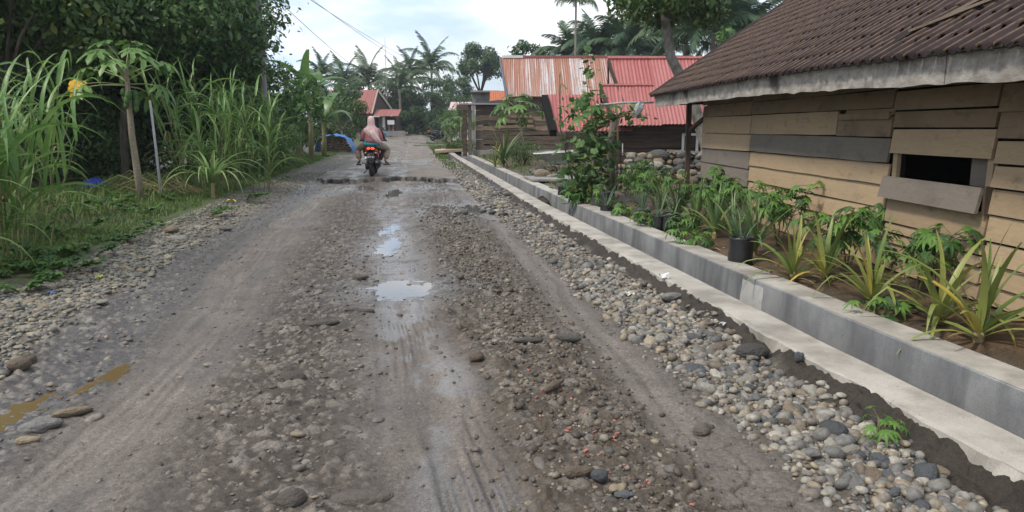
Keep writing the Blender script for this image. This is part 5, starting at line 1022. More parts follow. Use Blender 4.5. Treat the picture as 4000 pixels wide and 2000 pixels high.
part(HA, MB().box((xa - 2.6, 82.5, 1.8), (5, 4.6, 2.4)), 'wall', M_DWOOD); part(HA, MB().box((xa + 1.1, 83.2, 1.6), (2.2, 3, 2.2)), 'wall', M_DWOOD); roofplane(HA, (xa + .2, 79.2, zb - .25), (1, 0, 0), (0, 2.4, .75), 2.6, 2.5, M_RED2, .9, pitch=.25)
for u in (1440, 1500): part(HA, MB().box((at(u, 500, 79.6).x, 79.6, 1.55), (.24, .24, 2.3)), 'porch_post', bpy.data.materials['cream_board'])
part(HA, MB().box((at(1468, 500, 80).x, 79.2, zb - .3), (1.2, .1, .1)), 'lintel', M_WHITE); part(HA, MB().box((at(1412, 500, 80).x, 80.1, 1.9), (.9, .1, 1.1)), 'window', bpy.data.materials['grey_glass']); part(HA, MB().box((at(1483, 500, 80).x, 81.6, 1.6), (.7, .1, 1.9)), 'door', M_CONC)
part(HA, MB().box((xa - 2, 79.9, .72), (6, .2, .35)), 'plinth', M_CONC)
SG = empty('sign_board', at(1528, 522, 74), 0, 'white rectangular sign board on two posts by the road bend', 'sign'); c = at(1527, 478, 74); bpy.context.view_layer.update()
part(SG, MB().box((c.x, 74, c.z), (.68, .05, .42)), 'board', M_WHITE)
for dx in (-.2, .2): part(SG, MB().box((c.x + dx, 74.06, (c.z + .4) / 2), (.05, .05, c.z - .4)), 'post', M_CONC)
tag(MB().box(at(1540, 521, 76), (2.2, .3, .5)).obj('low_wall', M_CONC), 'low pale concrete wall at the end of the road near the sign', 'wall')
# ------------------------------------------------------------ trees behind
tree((-3.9, 95, .7), (-4.0, 95, 8.9), (2.5, 2.2, 2.7), 34, .85, 'round crowned dark tree standing alone against the sky left of the rusty roof', 31, M_FARL, per=330, size=.30, tr=.22, shell=.4, limbs=10)
G2 = 'tree mass at the bend of the road'
for i, a in enumerate([((-9.6, 90, .6), (-9.6, 90, 4.6), (2.9, 2.2, 3.4), 38, 'bushy green tree in the middle of the mass at the road bend'), ((-7.0, 93, .6), (-7.0, 93, 5.0), (2.5, 2, 3.3), 32, 'green tree forming the right shoulder of the mass at the road bend'), ((-12.6, 92, .6), (-12.7, 92, 3.6), (2.2, 2, 3.0), 30, 'drooping green tree beside the sign board'), ((-11.0, 88, .6), (-11, 88, 2.2), (2.6, 1.5, 1.8), 26, 'dark bush at the end of the road'), ((-5.0, 84, .6), (-5.2, 84, 2.8), (2.0, 1.5, 2.3), 26, 'leafy bush in front of the pink roofed house'), ((-4.6, 58, .2), (-4.6, 58, 2.0), (1.1, 1, 1.3), 24, 'light green bush beside the parked motorcycle'), ((-3.4, 49, .1), (-3.3, 49, 1.9), (.9, .9, 1.2), 22, 'leafy bush left of the porch pillar'), ((-3.2, 42.5, .1), (-3.05, 42.5, .55), (.7, .6, .5), 14, 'low dark bush at the porch pillar foot')]):
    tree(a[0], a[1], a[2], a[3], .75 if i < 5 else .42, a[4], 40 + i, M_FARL if i < 5 else M_LITL if i == 5 else M_MIDL, per=420 if i < 5 else 900, size=.28 if i < 5 else .13, tr=.16 if i < 5 else .06, group=G2 if i < 5 else None, lower=-1, aspect=.4, cat='tree' if i < 3 else 'bush', name='leafy_tree' if i < 3 else 'roadside_bush')
M_PALEB = m_noise('pale_mottled_bark', (.10, .09, .075), (.27, .25, .22), 4, .9, .8, .03, mapping=(2, 2, 1.2))
tree((5.05, 19, .1), (3.9, 19.1, 4.95), (1.25, 1.1, 1.45), 44, .46, 'tree with a leaning pale trunk rising behind the tiled roof corner', 52, M_MIDL, per=1000, size=.15, tr=.17, trunkpts=[(4.96, 19, 1.0), (4.55, 19, 2.1), (3.95, 19, 3.2), (3.75, 19, 4.3)], aspect=.42, limbs=9, shell=.3, tmat=M_PALEB)
tree((3.6, 21.5, 0), (3.3, 22.0, 4.3), (.8, .8, .7), 0 or 10, .35, 'small drooping leafed tree in front of the red roof ridge', 53, M_MIDL, per=900, size=.14, tr=.05) if False else None
tree((10.5, 30, 0), (10.5, 30, 4.2), (2.6, 1.6, 1.6), 26, .6, 'yellow green bush peeking over the tiled roof', 54, M_LITL, per=600, size=.16, tr=.1)
tree((1.1, 58, .2), (1.1, 58, 6.2), (1.7, 1.4, 1.6), 22, .6, 'dark tree just behind the rusty roof ridge', 55, M_FARL, per=500, size=.22, tr=.12)
for i, (u, v, Y, r) in enumerate([(1420, 385, 88, 2.3), (1560, 400, 92, 2.4), (1330, 400, 70, 1.9)]):
    c_ = at(u, v, Y); tree((c_.x, Y, .5), (c_.x, Y, c_.z), (r, 1.6, 1.7), 26, .75, ['leafy tree behind the brick red roof ridge', 'leafy tree below the coconut palms right of the mast', 'leafy tree behind the banana plants'][i], 70 + i, M_FARL, per=420, size=.26, tr=.14, lower=-1)
# ---- palms
M_PALM = m_leaf('palm_frond', (.045, .088, .032), (.085, .14, .05), .45, .2); M_PALMB = m_leaf('oil_palm_frond', (.032, .07, .034), (.06, .11, .05), .5, .15); M_PTK = m_noise('palm_trunk', (.13, .11, .09), (.2, .175, .145), 5, .85, .5, .02, mapping=(1, 1, 6))
def frond(name, L, a0, a1, mat, ll=.55, nl=26, hang=.6, n=9):
    m = MB(); pts = [Vector((0, 0, 0))]; dirs = []
    for i in range(n):
        t = (i + .5) / n; a = R(a0 + (a1 - a0) * t ** 1.2); pts.append(pts[-1] + Vector((0, math.cos(a), math.sin(a))) * L / n)
    m.tube(pts, [.035 * (1 - .8 * i / n) * L / 3 for i in range(n + 1)], 4, False)
    for k in range(nl):
        t = .14 + .85 * k / nl; f = t * n; i = min(int(f), n - 1); p = pts[i].lerp(pts[i + 1], f - i); d = (pts[i + 1] - pts[i]).normalized(); l = ll * L / 3 * math.sin(math.pi * min(1, .18 + t * .8)) ** .6 * random.uniform(.85, 1.1)
        for sgn in (-1, 1):
            o = Vector((sgn, 0, 0)); tip = p + (o * .75 + d * .65 + Vector((0, 0, -hang * random.uniform(.6, 1.2)))).normalized() * l; mid = p.lerp(tip, .5) + Vector((0, 0, .07 * l)); w = d * (.028 * L / 3 + .012)
            m.add([p - w, p + w, mid + w * .9, mid - w * .9, tip], [(0, 1, 2, 3), (3, 2, 4)])
    return m.mesh(name, mat, False)
FRC = [frond('frond', 3.3, 75, -35, M_PALM), frond('frond', 3.4, 55, -70, M_PALM, hang=1.0), frond('frond', 3.2, 30, -85, M_PALM, hang=1.2), frond('frond', 3.0, 88, 35, M_PALM, hang=.4)]
FRO = [frond('frond', 3.6, 78, -20, M_PALMB, .75, 34, .5), frond('frond', 3.6, 55, -60, M_PALMB, .75, 34, .7), frond('frond', 3.4, 25, -75, M_PALMB, .75, 34, .8), frond('frond', 3.3, 86, 40, M_PALMB, .7, 34, .3)]
def palm(base, top, n, fr, label, seed, sc=1, tr=.14, group='coconut palms in the distance'):
    r = random.Random(seed); base, top = Vector(base), Vector(top); root = empty('palm_tree', base, 0, label, 'palm', group); d = top - base
    MB().tube([(0, 0, -.1), d * .4 + Vector((.1, 0, 0)), d], [tr * 1.2, tr, tr * .8], 8).obj('trunk', M_PTK, root, True)
    for i in range(n):
        t = i / n; set_leaf(root, fr[3] if t > .82 else fr[0] if t > .5 else fr[1] if t > .22 else fr[2], d + Vector((0, 0, .1 * t)), i * 2.4 + r.uniform(-.3, .3), sc * r.uniform(.85, 1.1), r.uniform(-6, 6), r.uniform(-14, 14), 'frond')
def pp(u, v, Y): p = at(u, v, Y); return (p.x, Y, float(zr(Y)) - .05), p
for i, (u, v, Y, fr, sc, lab) in enumerate([(1440, 320, 92, FRC, 1.6, 'coconut palm left of the thin mast above the red roof'), (1605, 300, 96, FRC, 1.6, 'coconut palm just right of the thin mast'), (1685, 265, 100, FRC, 1.75, 'highest coconut palm of the far row above the tree mass'), (1345, 330, 90, FRC, 1.5, 'coconut palm partly behind the banana leaves'), (1560, 335, 88, FRC, 1.4, 'low coconut palm behind the red roofed house'), (1255, 290, 75, FRC, 1.0, 'palm behind the tallest banana plant')]):
    b_, t_ = pp(u, v + 12, Y); palm(b_, t_, 17, fr, lab, 100 + i, sc, .17)
for i, (u, v, Y, sc, lab) in enumerate([(2235, 190, 56, 1.0, 'oil palm at the left end of the row behind the rusty roof'), (2340, 170, 52, 1.05, 'second oil palm behind the rusty roof'), (2450, 165, 50, 1.05, 'oil palm left of the tree with the leaning trunk'), (2560, 190, 54, 1.05, 'oil palm behind the leaning trunk tree'), (2680, 130, 40, 1.05, 'tall palm right of the leaning trunk tree'), (2790, 90, 37, 1.1, 'tallest palm looking over the tiled roof'), (2900, 110, 42, 1.05, 'palm at the right end, nearest to the tiled roof edge'), (3000, 190, 40, 1.0, 'palm behind the slope of the tiled roof')]):
    b_, t_ = pp(u, v + 45, Y); palm(b_, t_, 22, FRO if i != 4 else FRC, lab, 120 + i, sc, .2, 'palms behind the houses on the right')
# slender areca palm
b_, t_ = pp(2250, 12, 40); b_ = (t_.x, 40, .1); AF = [frond('frond', 1.7, 62, -80, M_PALM, .9, 20, 1.2, 7), frond('frond', 1.7, 45, -88, M_PALM, .9, 20, 1.2, 7), frond('frond', 1.5, 84, 10, M_PALM, .8, 20, .6, 7)]
root = empty('areca_palm', b_, 0, 'slender areca palm with a thin trunk rising above the rusty roof', 'palm'); d = t_ - Vector(b_); MB().tube([(0, 0, -.1), d * .5, d], [.075, .06, .05], 7).obj('trunk', M_PTK, root, True)
for i in range(11): set_leaf(root, AF[i % 3], d, i * 2.4, random.uniform(.85, 1.1), name='frond')
# papayas in the middle distance
papaya((.55, 30, .12), (at(2022, 425, 30).x, 30, at(2022, 425, 30).z), 22, 'papaya tree with a flat leaf crown before the rusty roofed house', 21, 1.22, .07, 5)
for i, (u, v, Y, lab) in enumerate([(1835, 470, 44, 'thin papaya sapling nearest the porch pillar'), (1800, 465, 46, 'middle papaya sapling left of the porch'), (1760, 480, 50, 'papaya sapling furthest from the porch pillar')]):
    p = at(u, v, Y); papaya((p.x, Y, float(zr(Y)) + .05), p, 12, lab, 22 + i, .8, .05, 0, 0, 'young papaya trees by the porch')
# bushes and spiky plant in the yard
YB = at(1980, 640, 25.5); pineapple((at(1968, 600, 25).x, 25.2, .18), 2.2, 'big spiky grey green plant in the yard beside the papaya', 33, True, (10, 9, 6)); pineapple((at(1935, 600, 25).x, 25.0, .16), 1.2, 'small pale spiky plant beside the kerb in the yard', 34, False)
tree((at(2050, 640, 25.8).x, 25.8, .15), (at(2050, 590, 25.8).x, 25.8, .62), (.62, .5, .5), 22, .24, 'fine leaved bush under the papaya in the yard', 61, M_LITL, per=2200, size=.07, tr=.03, cat='bush', name='yard_bush', lower=-1, aspect=.3)
tree((at(2490, 700, 15.4).x, 15.4, .15), (at(2490, 690, 15.4).x, 15.4, .42), (.4, .3, .3), 12, .2, 'bright bush in front of the stone heap beside the bamboo pole', 62, M_LITL, per=2200, size=.07, tr=.02, cat='bush', name='yard_bush', lower=-1)
# dish lying in the yard
DI = empty('mesh_dish', at(2180, 615, 22), 0, 'pale grey dish frame tilted on the ground in front of the plank wall', 'dish'); m = MB(); rim = [(0.72 * math.cos(a), .5 * math.sin(a), .16 + .05 * math.cos(a)) for a in np.linspace(0, 6.283, 25)]; m.tube(rim, .022, 5, False)
for k in range(10): a = 6.283 * k / 10; m.tube([(0.72 * math.cos(a), .5 * math.sin(a), .16 + .05 * math.cos(a)), (.3 * math.cos(a), .22 * math.sin(a), -.1), (0, 0, -.22)], .009, 4, False)
m.obj('rim', M_WHITE, DI, True); bowl = MB(); V = [(0, 0, -.22)]; 
for j in (1, 2, 3):
    for k in range(20): a = 6.283 * k / 20; V.append((.24 * j * math.cos(a), .167 * j * math.sin(a), -.22 + .042 * j * j))
Fq = [(0, 1 + k, 1 + (k + 1) % 20) for k in range(20)] + [(1 + j * 20 + k, 1 + j * 20 + (k + 1) % 20, 21 + j * 20 + (k + 1) % 20, 21 + j * 20 + k) for j in (0, 1) for k in range(20)]
bowl.add(V, Fq).obj('bowl', m_flat('grey_mesh', (.34, .36, .33), .6), DI, True)
# concrete path across the yard
tag(MB().box((1.35, 18.9, .19), (1.9, 1.4, .05), Euler((0, 0, .15)).to_matrix()).obj('path', M_CONC), kind='structure')
# ---- plank bridge and timber over the drain
BR = empty('plank_bridge', at(1755, 590, 42), 0, 'pale plank slab bridging the drain where it ends near the porch', 'bridge'); bpy.context.view_layer.update(); part(BR, MB().box((at(1750, 580, 42.2).x, 42.4, .2), (1.5, 2.2, .14), Euler((0, -.06, .12)).to_matrix()), 'slab', m_noise('pale_wood', (.38, .29, .18), (.48, .38, .25), 4, .75))
for i in range(6): tag(MB().tube([(-4.3 + .1 * i, 45 + .25 * i, .2 + .05 * (i % 2)), (-3.4 + .05 * i, 45.2 + .28 * i, .24), (-2.6, 45.1 + .3 * i, .22 + .04 * (i % 3))], .05, 6).obj('log', [M_SLAB, M_DW2][i % 2]), 'rough log lying across the drain behind the pale plank bridge', 'log', 'logs across the drain')
tag(MB().box((at(1680, 553, 52).x, 52, .25), (2.2, 1.0, .1)).obj('mossy_slab', m_noise('mossy_concrete', (.14, .15, .08), (.22, .22, .15), 3, .85)), 'mossy concrete slab under the parked motorcycle', 'slab')
SBX = MB().box((0, 0, 0), (.36, .9, .3)); 
X_, Y_ = 2.87 + float(cx(14.9)), 14.9; o = MB().ellip((0, 0, 0), (.18, .55, .26), 10, 8, jit=.12).obj('soil_heap', M_SOIL); o.location = (X_, Y_, -.18); tag(o, 'heap of dark soil and debris blocking the drain channel', 'soil heap')
o = MB().box((float(cx(36)) + 2.88, 36, -.02), (.5, .25, .1)).obj('cross_beam', M_CONC); tag(o, 'small concrete beam crossing the drain near its far end', 'beam')
# litter
def scrap(u, v, c, w, label, mat, seed, up=.03):
    Y = CAM_H * F_PX / (v - 500); t = at(u, v, Y); z = float(HX(t.x, Y)[0]); r = random.Random(seed); m = MB(); n = 4; V = [((i / 3 - .5) * w, (j / 3 - .5) * w * .5, r.uniform(0, up)) for i in range(4) for j in range(4)]; m.add(V, [(i * 4 + j, i * 4 + 4 + j, i * 4 + 5 + j, i * 4 + 1 + j) for i in range(3) for j in range(3)]); o = m.obj('wrapper', mat); o.location = (t.x, Y, z + .025); o.rotation_euler = (0, 0, r.uniform(0, 3)); tag(o, label, 'litter')
PW = m_flat('cream_plastic', (.60, .57, .47), .5); scrap(2460, 1163, 0, .13, 'crumpled cream plastic wrapper on the gravel near the grey boulder', PW, 1, .045); scrap(2592, 1135, 0, .09, 'strip of white plastic stuck beside the grey boulder', M_WHITE, 2, .06); scrap(390, 1112, 0, .10, 'yellow green leaf fallen on the left gravel', m_flat('yellow_green_leaf', (.3, .34, .06), .6), 3); scrap(205, 1176, 0, .06, 'small blue wrapper on the left gravel', M_BLUE, 4); scrap(905, 800, 0, .16, 'yellow and white wrapper on the verge edge', m_flat('yellow_wrapper', (.6, .5, .12), .5), 5, .08); scrap(2820, 1305, 0, .05, 'white scrap on the gravel beyond the concrete lump', M_WHITE, 6)
# ---- overhead wires, poles, mast
def wire(label, pts, sag, rad=.011):
    P = []
    for a, b in zip(pts[:-1], pts[1:]):
        for i in range(15): t = i / 14; p = Vector(a).lerp(Vector(b), t); p.z -= sag * 4 * t * (1 - t); P.append(p)
    tag(MB().tube(P, rad, 4, False).obj('wire', m_flat('black_cable', (.10, .10, .11), .6) if 'black_cable' not in bpy.data.materials else bpy.data.materials['black_cable']), label, 'wire', 'overhead wires above the road')
PA = at(1010, 15, 24); PBt = at(1803, 318, 92)
UP = empty('utility_pole', (PA.x, 24, 0), 0, 'grey utility pole whose top shows above the dark trees', 'utility pole'); MB().tube([(0, 0, -.2), (0, 0, PA.z + 1.6)], [.14, .09], 9).obj('shaft', M_CONC, UP, True); MB().box((0, 0, PA.z + 1.2), (1.0, .08, .08)).obj('cross_arm', M_DW2, UP)
UQ = empty('utility_pole', (PBt.x, 92, .6), 0, 'distant utility pole left of the round crowned tree', 'utility pole'); MB().tube([(0, 0, -.2), (0, 0, PBt.z - .4)], [.13, .08], 8).obj('shaft', M_CONC, UQ, True); MB().box((0, 0, PBt.z - .8), (1.2, .08, .08)).obj('cross_arm', M_DW2, UQ)
wire('upper wire of the pair running from the left trees to the distant pole', [(PA.x - .1, 24, PA.z + 1.25), (PBt.x - .2, 92, PBt.z + .5)], .75); wire('lower wire of the pair running from the left trees to the distant pole', [(PA.x + .3, 24, PA.z + 1.15), (PBt.x + .3, 92, PBt.z - .1)], 1.05); wire('thin wire dropping from the left pole behind the palms', [(PA.x + .1, 24, PA.z + .6), at(1560, 330, 88)], 1.0, .014)
MA = empty('antenna_mast', at(1513, 400, 86), 0, 'thin antenna mast between the two coconut palms', 'mast'); t_ = at(1503, 148, 86) - MA.location; MB().tube([(0, 0, -3), t_ * .5, t_], [.06, .045, .02], 6).obj('shaft', M_CONC, MA, True)
# ---- far wood closing the view
cl = []; q = random.Random(9)
for i in range(150): x = q.uniform(-75, 75); cl.append(((x, q.uniform(112, 128), q.uniform(.5, 4.2) + (1.5 if x > 4 or x < -16 else 0)), q.uniform(1.6, 2.8)))
V, Fq = leafcloud(cl, 55, .55, 9, .5, .5); tag(link('far_wood', npmesh('far_wood', V, Fq, M_FARL, smooth=False)), kind='stuff')
cl = []
for i in range(70): x = q.uniform(-58, -19); cl.append(((x, q.uniform(30, 44), q.uniform(.4, 4.5)), q.uniform(1.2, 2.2)))
for i in range(80): x = q.uniform(9, 60); cl.append(((x, q.uniform(48, 60), q.uniform(.4, 4.0)), q.uniform(1.2, 2.2)))
V, Fq = leafcloud(cl, 90, .36, 10, .5, .5); tag(link('side_wood', npmesh('side_wood', V, Fq, M_FARL, smooth=False)), kind='stuff')
# ---- the damp air
hz = bpy.data.materials.new('haze'); hz.use_nodes = True; hz.node_tree.nodes.clear(); ho = hz.node_tree.nodes.new('ShaderNodeOutputMaterial'); hv = hz.node_tree.nodes.new('ShaderNodeVolumePrincipled')
hv.inputs['Color'].default_value = (.86, .92, 1, 1); hv.inputs['Density'].default_value = .0006; hv.inputs['Anisotropy'].default_value = .2; hz.node_tree.links.new(hv.outputs[0], ho.inputs['Volume'])
tag(MB().box((0, 60, 10), (260, 200, 28)).obj('haze', hz), kind='stuff')
# ------------------------------------------------------------ motor scooter
M_BLK = m_flat('black_plastic', (.014, .014, .016), .38, .5); M_TYRE = m_noise('dusty_tyre', (.018, .017, .016), (.06, .053, .046), 14, .85); M_REDP = m_flat('orange_red_panel', (.36, .032, .02), .25, .5); M_MET = m_flat('dull_metal', (.25, .25, .26), .35, .5, .8); M_SEAT = m_flat('black_seat_vinyl', (.012, .012, .012), .5, .4)
M_TAIL = m_flat('lit_red_lens', (.6, .03, .015), .2, .5, 0, ((1, .05, .02), 1.7)); M_LENS = m_flat('clear_lens', (.45, .42, .38), .2, .5); M_PLATE = m_flat('black_number_plate', (.012, .012, .013), .4); M_LET = m_flat('white_lettering_glare', (.75, .75, .75), .5)
def loft(sections, n=12, k=2.6, caps=True, wob=0.0):
    """rings: (centre, half width x, half height, axis 'y' or 'z')"""
    m = MB(); V = []; Fq = []
    for (c, a, b, ax) in sections:
        for i in range(n):
            t = 2 * math.pi * i / n; ct, st = math.cos(t), math.sin(t); x = a * math.copysign(abs(ct) ** (2 / k), ct) * (1 + wob * math.sin(5 * t + len(V) * .05)); y = b * math.copysign(abs(st) ** (2 / k), st)
            V.append((c[0] + x, c[1], c[2] + y) if ax == 'y' else (c[0] + x, c[1] + y, c[2]))
    for j in range(len(sections) - 1):
        for i in range(n): q = j * n + i; r = j * n + (i + 1) % n; Fq.append((q, r, r + n, q + n))
    if caps: Fq += [tuple(range(n - 1, -1, -1)), tuple((len(sections) - 1) * n + i for i in range(n))]
    return m.add(V, Fq)
def ringtube(c, R_, r, n=20, k=8):
    m = MB(); V = []; Fq = []
    for i in range(n):
        t = 2 * math.pi * i / n
        for j in range(k):
            p = 2 * math.pi * j / k; rr = R_ + r * math.cos(p); V.append((c[0] + r * 1.1 * math.sin(p), c[1] + rr * math.cos(t), c[2] + rr * math.sin(t)))
    for i in range(n):
        for j in range(k): Fq.append((i * k + j, ((i + 1) % n) * k + j, ((i + 1) % n) * k + (j + 1) % k, i * k + (j + 1) % k))
    return m.add(V, Fq)
SBZ = float(HX(-4.02, 21.4)[0])
SCO = empty('motor_scooter', (-4.02, 21.35, SBZ), R(6.5), 'black and orange scooter carrying two people away along the muddy road', 'scooter')
def sp(mb, name, mat, parent=SCO, smooth=True): return mb.obj(name, mat, parent, smooth)
for y in (0, 1.27):
    w = sp(ringtube((0, y, .27), .205, .068), 'wheel', M_TYRE); sp(ringtube((0, y, .27), .14, .018), 'rim', M_MET, w); h = MB(); h.tube([(-.04, y, .27), (.04, y, .27)], .05, 10)
    for k in range(5): a = 6.283 * k / 5; h.tube([(0, y, .27), (0, y + .14 * math.cos(a), .27 + .14 * math.sin(a))], .014, 5)
    sp(h, 'hub', M_MET, w)
sp(loft([((0, -.33, .80), .05, .03, 'y'), ((0, -.27, .775), .115, .07, 'y'), ((0, -.05, .70), .15, .12, 'y'), ((0, .25, .62), .165, .17, 'y'), ((0, .55, .52), .16, .20, 'y'), ((0, .78, .42), .13, .14, 'y')]), 'tail_body', M_BLK)
for s in (-1, 1): sp(loft([((s * .105, -.22, .74), .02, .03, 'y'), ((s * .15, -.05, .69), .022, .085, 'y'), ((s * .170, .25, .62), .022, .13, 'y'), ((s * .165, .5, .60), .02, .11, 'y'), ((s * .15, .62, .60), .012, .05, 'y')], 10), 'side_panel', M_REDP)
sp(loft([((0, -.2, .835), .08, .03, 'y'), ((0, .0, .835), .13, .045, 'y'), ((0, .3, .80), .145, .055, 'y'), ((0, .6, .765), .12, .055, 'y'), ((0, .78, .73), .07, .04, 'y')]), 'seat', M_SEAT)
sp(MB().tube([(-.09, -.22, .85), (-.1, -.3, .86), (0, -.33, .865), (.1, -.3, .86), (.09, -.22, .85)], .014, 7), 'grab_rail', M_BLK)
tl = MB()
for x in (-.056, .056): tl.add(*[(lambda q: (q.v, q.f))(loft([((x, -.345, .80), .046, .026, 'y'), ((x, -.30, .80), .052, .032, 'y')], 10))][0])
sp(tl, 'tail_light', M_TAIL)
for s in (-1, 1): t = sp(loft([((s * .145, -.33, .675), .035, .014, 'y'), ((s * .145, -.28, .675), .038, .018, 'y')], 8), 'turn_signal', M_LENS); sp(MB().tube([(s * .05, -.27, .68), (s * .12, -.3, .675)], .012, 6), 'stalk', M_BLK, t)
sp(loft([((0, -.28, .70), .09, .03, 'y'), ((0, -.36, .58), .10, .05, 'y'), ((0, -.40, .46), .075, .05, 'y'), ((0, -.41, .38), .06, .02, 'y')], 10), 'mudguard', M_BLK); sp(MB().box((0, -.385, .655), (.07, .02, .03)), 'reflector', m_flat('red_reflector', (.3, .02, .02), .3), smooth=False)
pq = Euler((R(-14), 0, 0)).to_matrix(); PLT = sp(MB().box((0, 0, 0), (.275, .006, .11), pq), 'number_plate', M_PLATE, smooth=False); PLT.location = (-.03, -.435, .545)
def text(body, size, parent, loc, rot, mat, name='lettering'):
    global FN; c = bpy.data.curves.new(name, 'FONT'); c.body = body; c.size = size; c.align_x = 'CENTER'; c.align_y = 'CENTER'; c.extrude = .0012; c.materials.append(mat); t_ = bpy.data.objects.new('tmp', c); me = bpy.data.meshes.new_from_object(t_); bpy.data.objects.remove(t_); o = bpy.data.objects.new(name, me); COL.objects.link(o); o.parent = parent; o.location = loc; o.rotation_euler = rot; return o
text('3847 BU', .062, PLT, (.035, -.006, .018), (R(76), 0, 0), M_LET); text('01.20', .03, PLT, (.07, .004, -.036), (R(76), 0, 0), M_LET)
sp(MB().box((-.105, -.008, .0), (.05, .004, .07), pq), 'glare_patch', M_LET, PLT, False)  # white block paints in the reflection covering the plate's first letters
mf = sp(loft([((.175, -.36, .40), .055, .065, 'y'), ((.18, -.3, .395), .078, .09, 'y'), ((.18, .1, .35), .08, .095, 'y'), ((.17, .4, .27), .05, .05, 'y'), ((.12, .6, .2), .025, .025, 'y')], 12), 'muffler', M_BLK); sp(MB().box((.17, -.375, .42), (.07, .02, .045)), 'heat_shield_badge', M_MET, mf, False)
sp(loft([((-.12, -.15, .30), .05, .09, 'y'), ((-.13, .1, .29), .07, .11, 'y'), ((-.12, .4, .3), .06, .1, 'y'), ((-.05, .6, .32), .05, .08, 'y')], 10), 'engine_case', M_BLK); sp(MB().tube([(-.12, -.05, .32), (-.11, -.02, .62)], .028, 8), 'shock_absorber', M_MET)
sp(MB().tube([(-.24, .15, .07), (-.14, .35, .2)], .012, 6), 'side_stand', M_BLK)
for s in (-1, 1): sp(MB().tube([(s * .12, .3, .36), (s * .30, .3, .35)], .016, 7), 'footpeg', M_MET)
sp(loft([((0, .7, .30), .15, .05, 'y'), ((0, 1.0, .29), .15, .04, 'y'), ((0, 1.08, .32), .14, .06, 'y')], 10), 'footboard', M_BLK)
sp(loft([((0, 1.10, .30), .14, .05, 'z'), ((0, 1.10, .55), .19, .06, 'z'), ((0, 1.06, .85), .15, .07, 'z'), ((0, 1.02, 1.0), .09, .06, 'z'), ((0, 1.0, 1.05), .05, .04, 'z')], 12), 'front_shield', M_REDP); sp(loft([((0, 1.0, .42), .08, .05, 'y'), ((0, 1.25, .56), .07, .03, 'y'), ((0, 1.45, .48), .05, .02, 'y')], 10), 'front_fender', M_BLK)
sp(MB().tube([(0, 1.25, .3), (0, 1.05, .9)], .03, 8), 'fork', M_MET)
hb = sp(MB().tube([(-.35, .92, 1.0), (-.2, .98, 1.02), (0, 1.0, 1.02), (.2, .98, 1.02), (.35, .92, 1.0)], .016, 7), 'handlebar', M_BLK)
for s in (-1, 1):
    sp(MB().tube([(s * .29, .945, 1.008), (s * .40, .905, .995)], .02, 8), 'grip', M_BLK, hb); mi = sp(MB().ellip((s * .34, 1.0, 1.19), (.06, .012, .04), 10, 6), 'mirror', m_flat('blue_mirror_cap', (.03, .25, .55), .2) if s > 0 else M_BLK); sp(MB().tube([(s * .2, .98, 1.03), (s * .3, .99, 1.17)], .007, 5), 'mirror_stem', M_BLK, mi)
bpy.context.view_layer.update()
for (u, v, Y, rz, lab) in ((1690, 545, 60, -2.2, 'black scooter parked on the mossy slab beside the light green bush'), (1524, 522, 79.0, 2.6, 'scooter parked at the porch of the far red roofed house')):
    c = copy_tree(SCO); p = at(u, v, Y); c.location = (p.x, Y, float(zr(Y)) + (.18 if Y < 70 else .0)); c.rotation_euler = (0, 0, rz); c['label'] = lab
    for ch in c.children:
        if ch.data and ch.data.materials and ch.data.materials[0] == M_REDP: ch.data = ch.data.copy(); ch.data.materials[0] = M_BLK
# ------------------------------------------------------------ riders
def skin(name, V, E, Rr, mat, parent, sub=1, root=0):
    me = bpy.data.meshes.new(name); me.from_pydata(V, E, []); me.materials.append(mat); o = link(name, me, parent); sm = o.modifiers.new('Skin', 'SKIN'); sm.use_smooth_shade = True
    if sub: s = o.modifiers.new('Subsurf', 'SUBSURF'); s.levels = sub; s.render_levels = sub
    for i, r in enumerate(Rr): me.skin_vertices[0].data[i].radius = (r, r) if not isinstance(r, tuple) else r
    for i in range(len(V)): me.skin_vertices[0].data[i].use_root = (i == root)
    return o
M_SKIN = m_flat('brown_skin', (.30, .16, .10), .5); M_HIJ = m_noise('dusty_pink_cloth', (.68, .46, .44), (.76, .54, .52), 5, .85, .3, .01); M_BLOUSE = m_noise('mauve_pink_cloth', (.36, .13, .15), (.44, .18, .19), 6, .85, .3, .01); M_TEAL = m_noise('teal_cloth', (.02, .30, .34), (.04, .38, .42), 6, .8); M_KHA = m_noise('khaki_cloth', (.22, .165, .115), (.29, .22, .155), 6, .9, .4, .01); M_KHA2 = m_noise('pale_khaki_cloth', (.27, .23, .16), (.34, .29, .21), 6, .9, .4, .01)
M_MAR = m_noise('dark_maroon_cloth', (.05, .022, .026), (.085, .035, .04), 6, .9); M_GRYS = m_noise('light_grey_shirt', (.40, .41, .44), (.5, .51, .54), 6, .85); M_HAIR = m_noise('black_hair', (.008, .007, .006), (.02, .018, .016), 12, .5, mapping=(1, 1, .2)); M_SAND = m_flat('dark_sandal', (.03, .022, .018), .7)
def finger_set(V, E, Rr, wi, base, fwd, side, sc=1.0):
    for k, (o, L) in enumerate(((-.03, .06), (-.01, .072), (.01, .068), (.028, .052))):
        a = len(V); V.append(tuple(Vector(base) + side * o * sc)); E.append((wi, a)); Rr.append(.011); V.append(tuple(Vector(base) + side * o * 1.1 * sc + fwd * L * .6 * sc)); E.append((a, a + 1)); Rr.append(.009); V.append(tuple(Vector(base) + side * o * 1.1 * sc + fwd * L * sc - Vector((0, 0, .025)))); E.append((a + 1, a + 2)); Rr.append(.007)
    a = len(V); V.append(tuple(Vector(base) - fwd * .04 - side * .04)); E.append((wi, a)); Rr.append(.011); V.append(tuple(Vector(base) - side * .065 - Vector((0, 0, .015)))); E.append((a, a + 1)); Rr.append(.008)
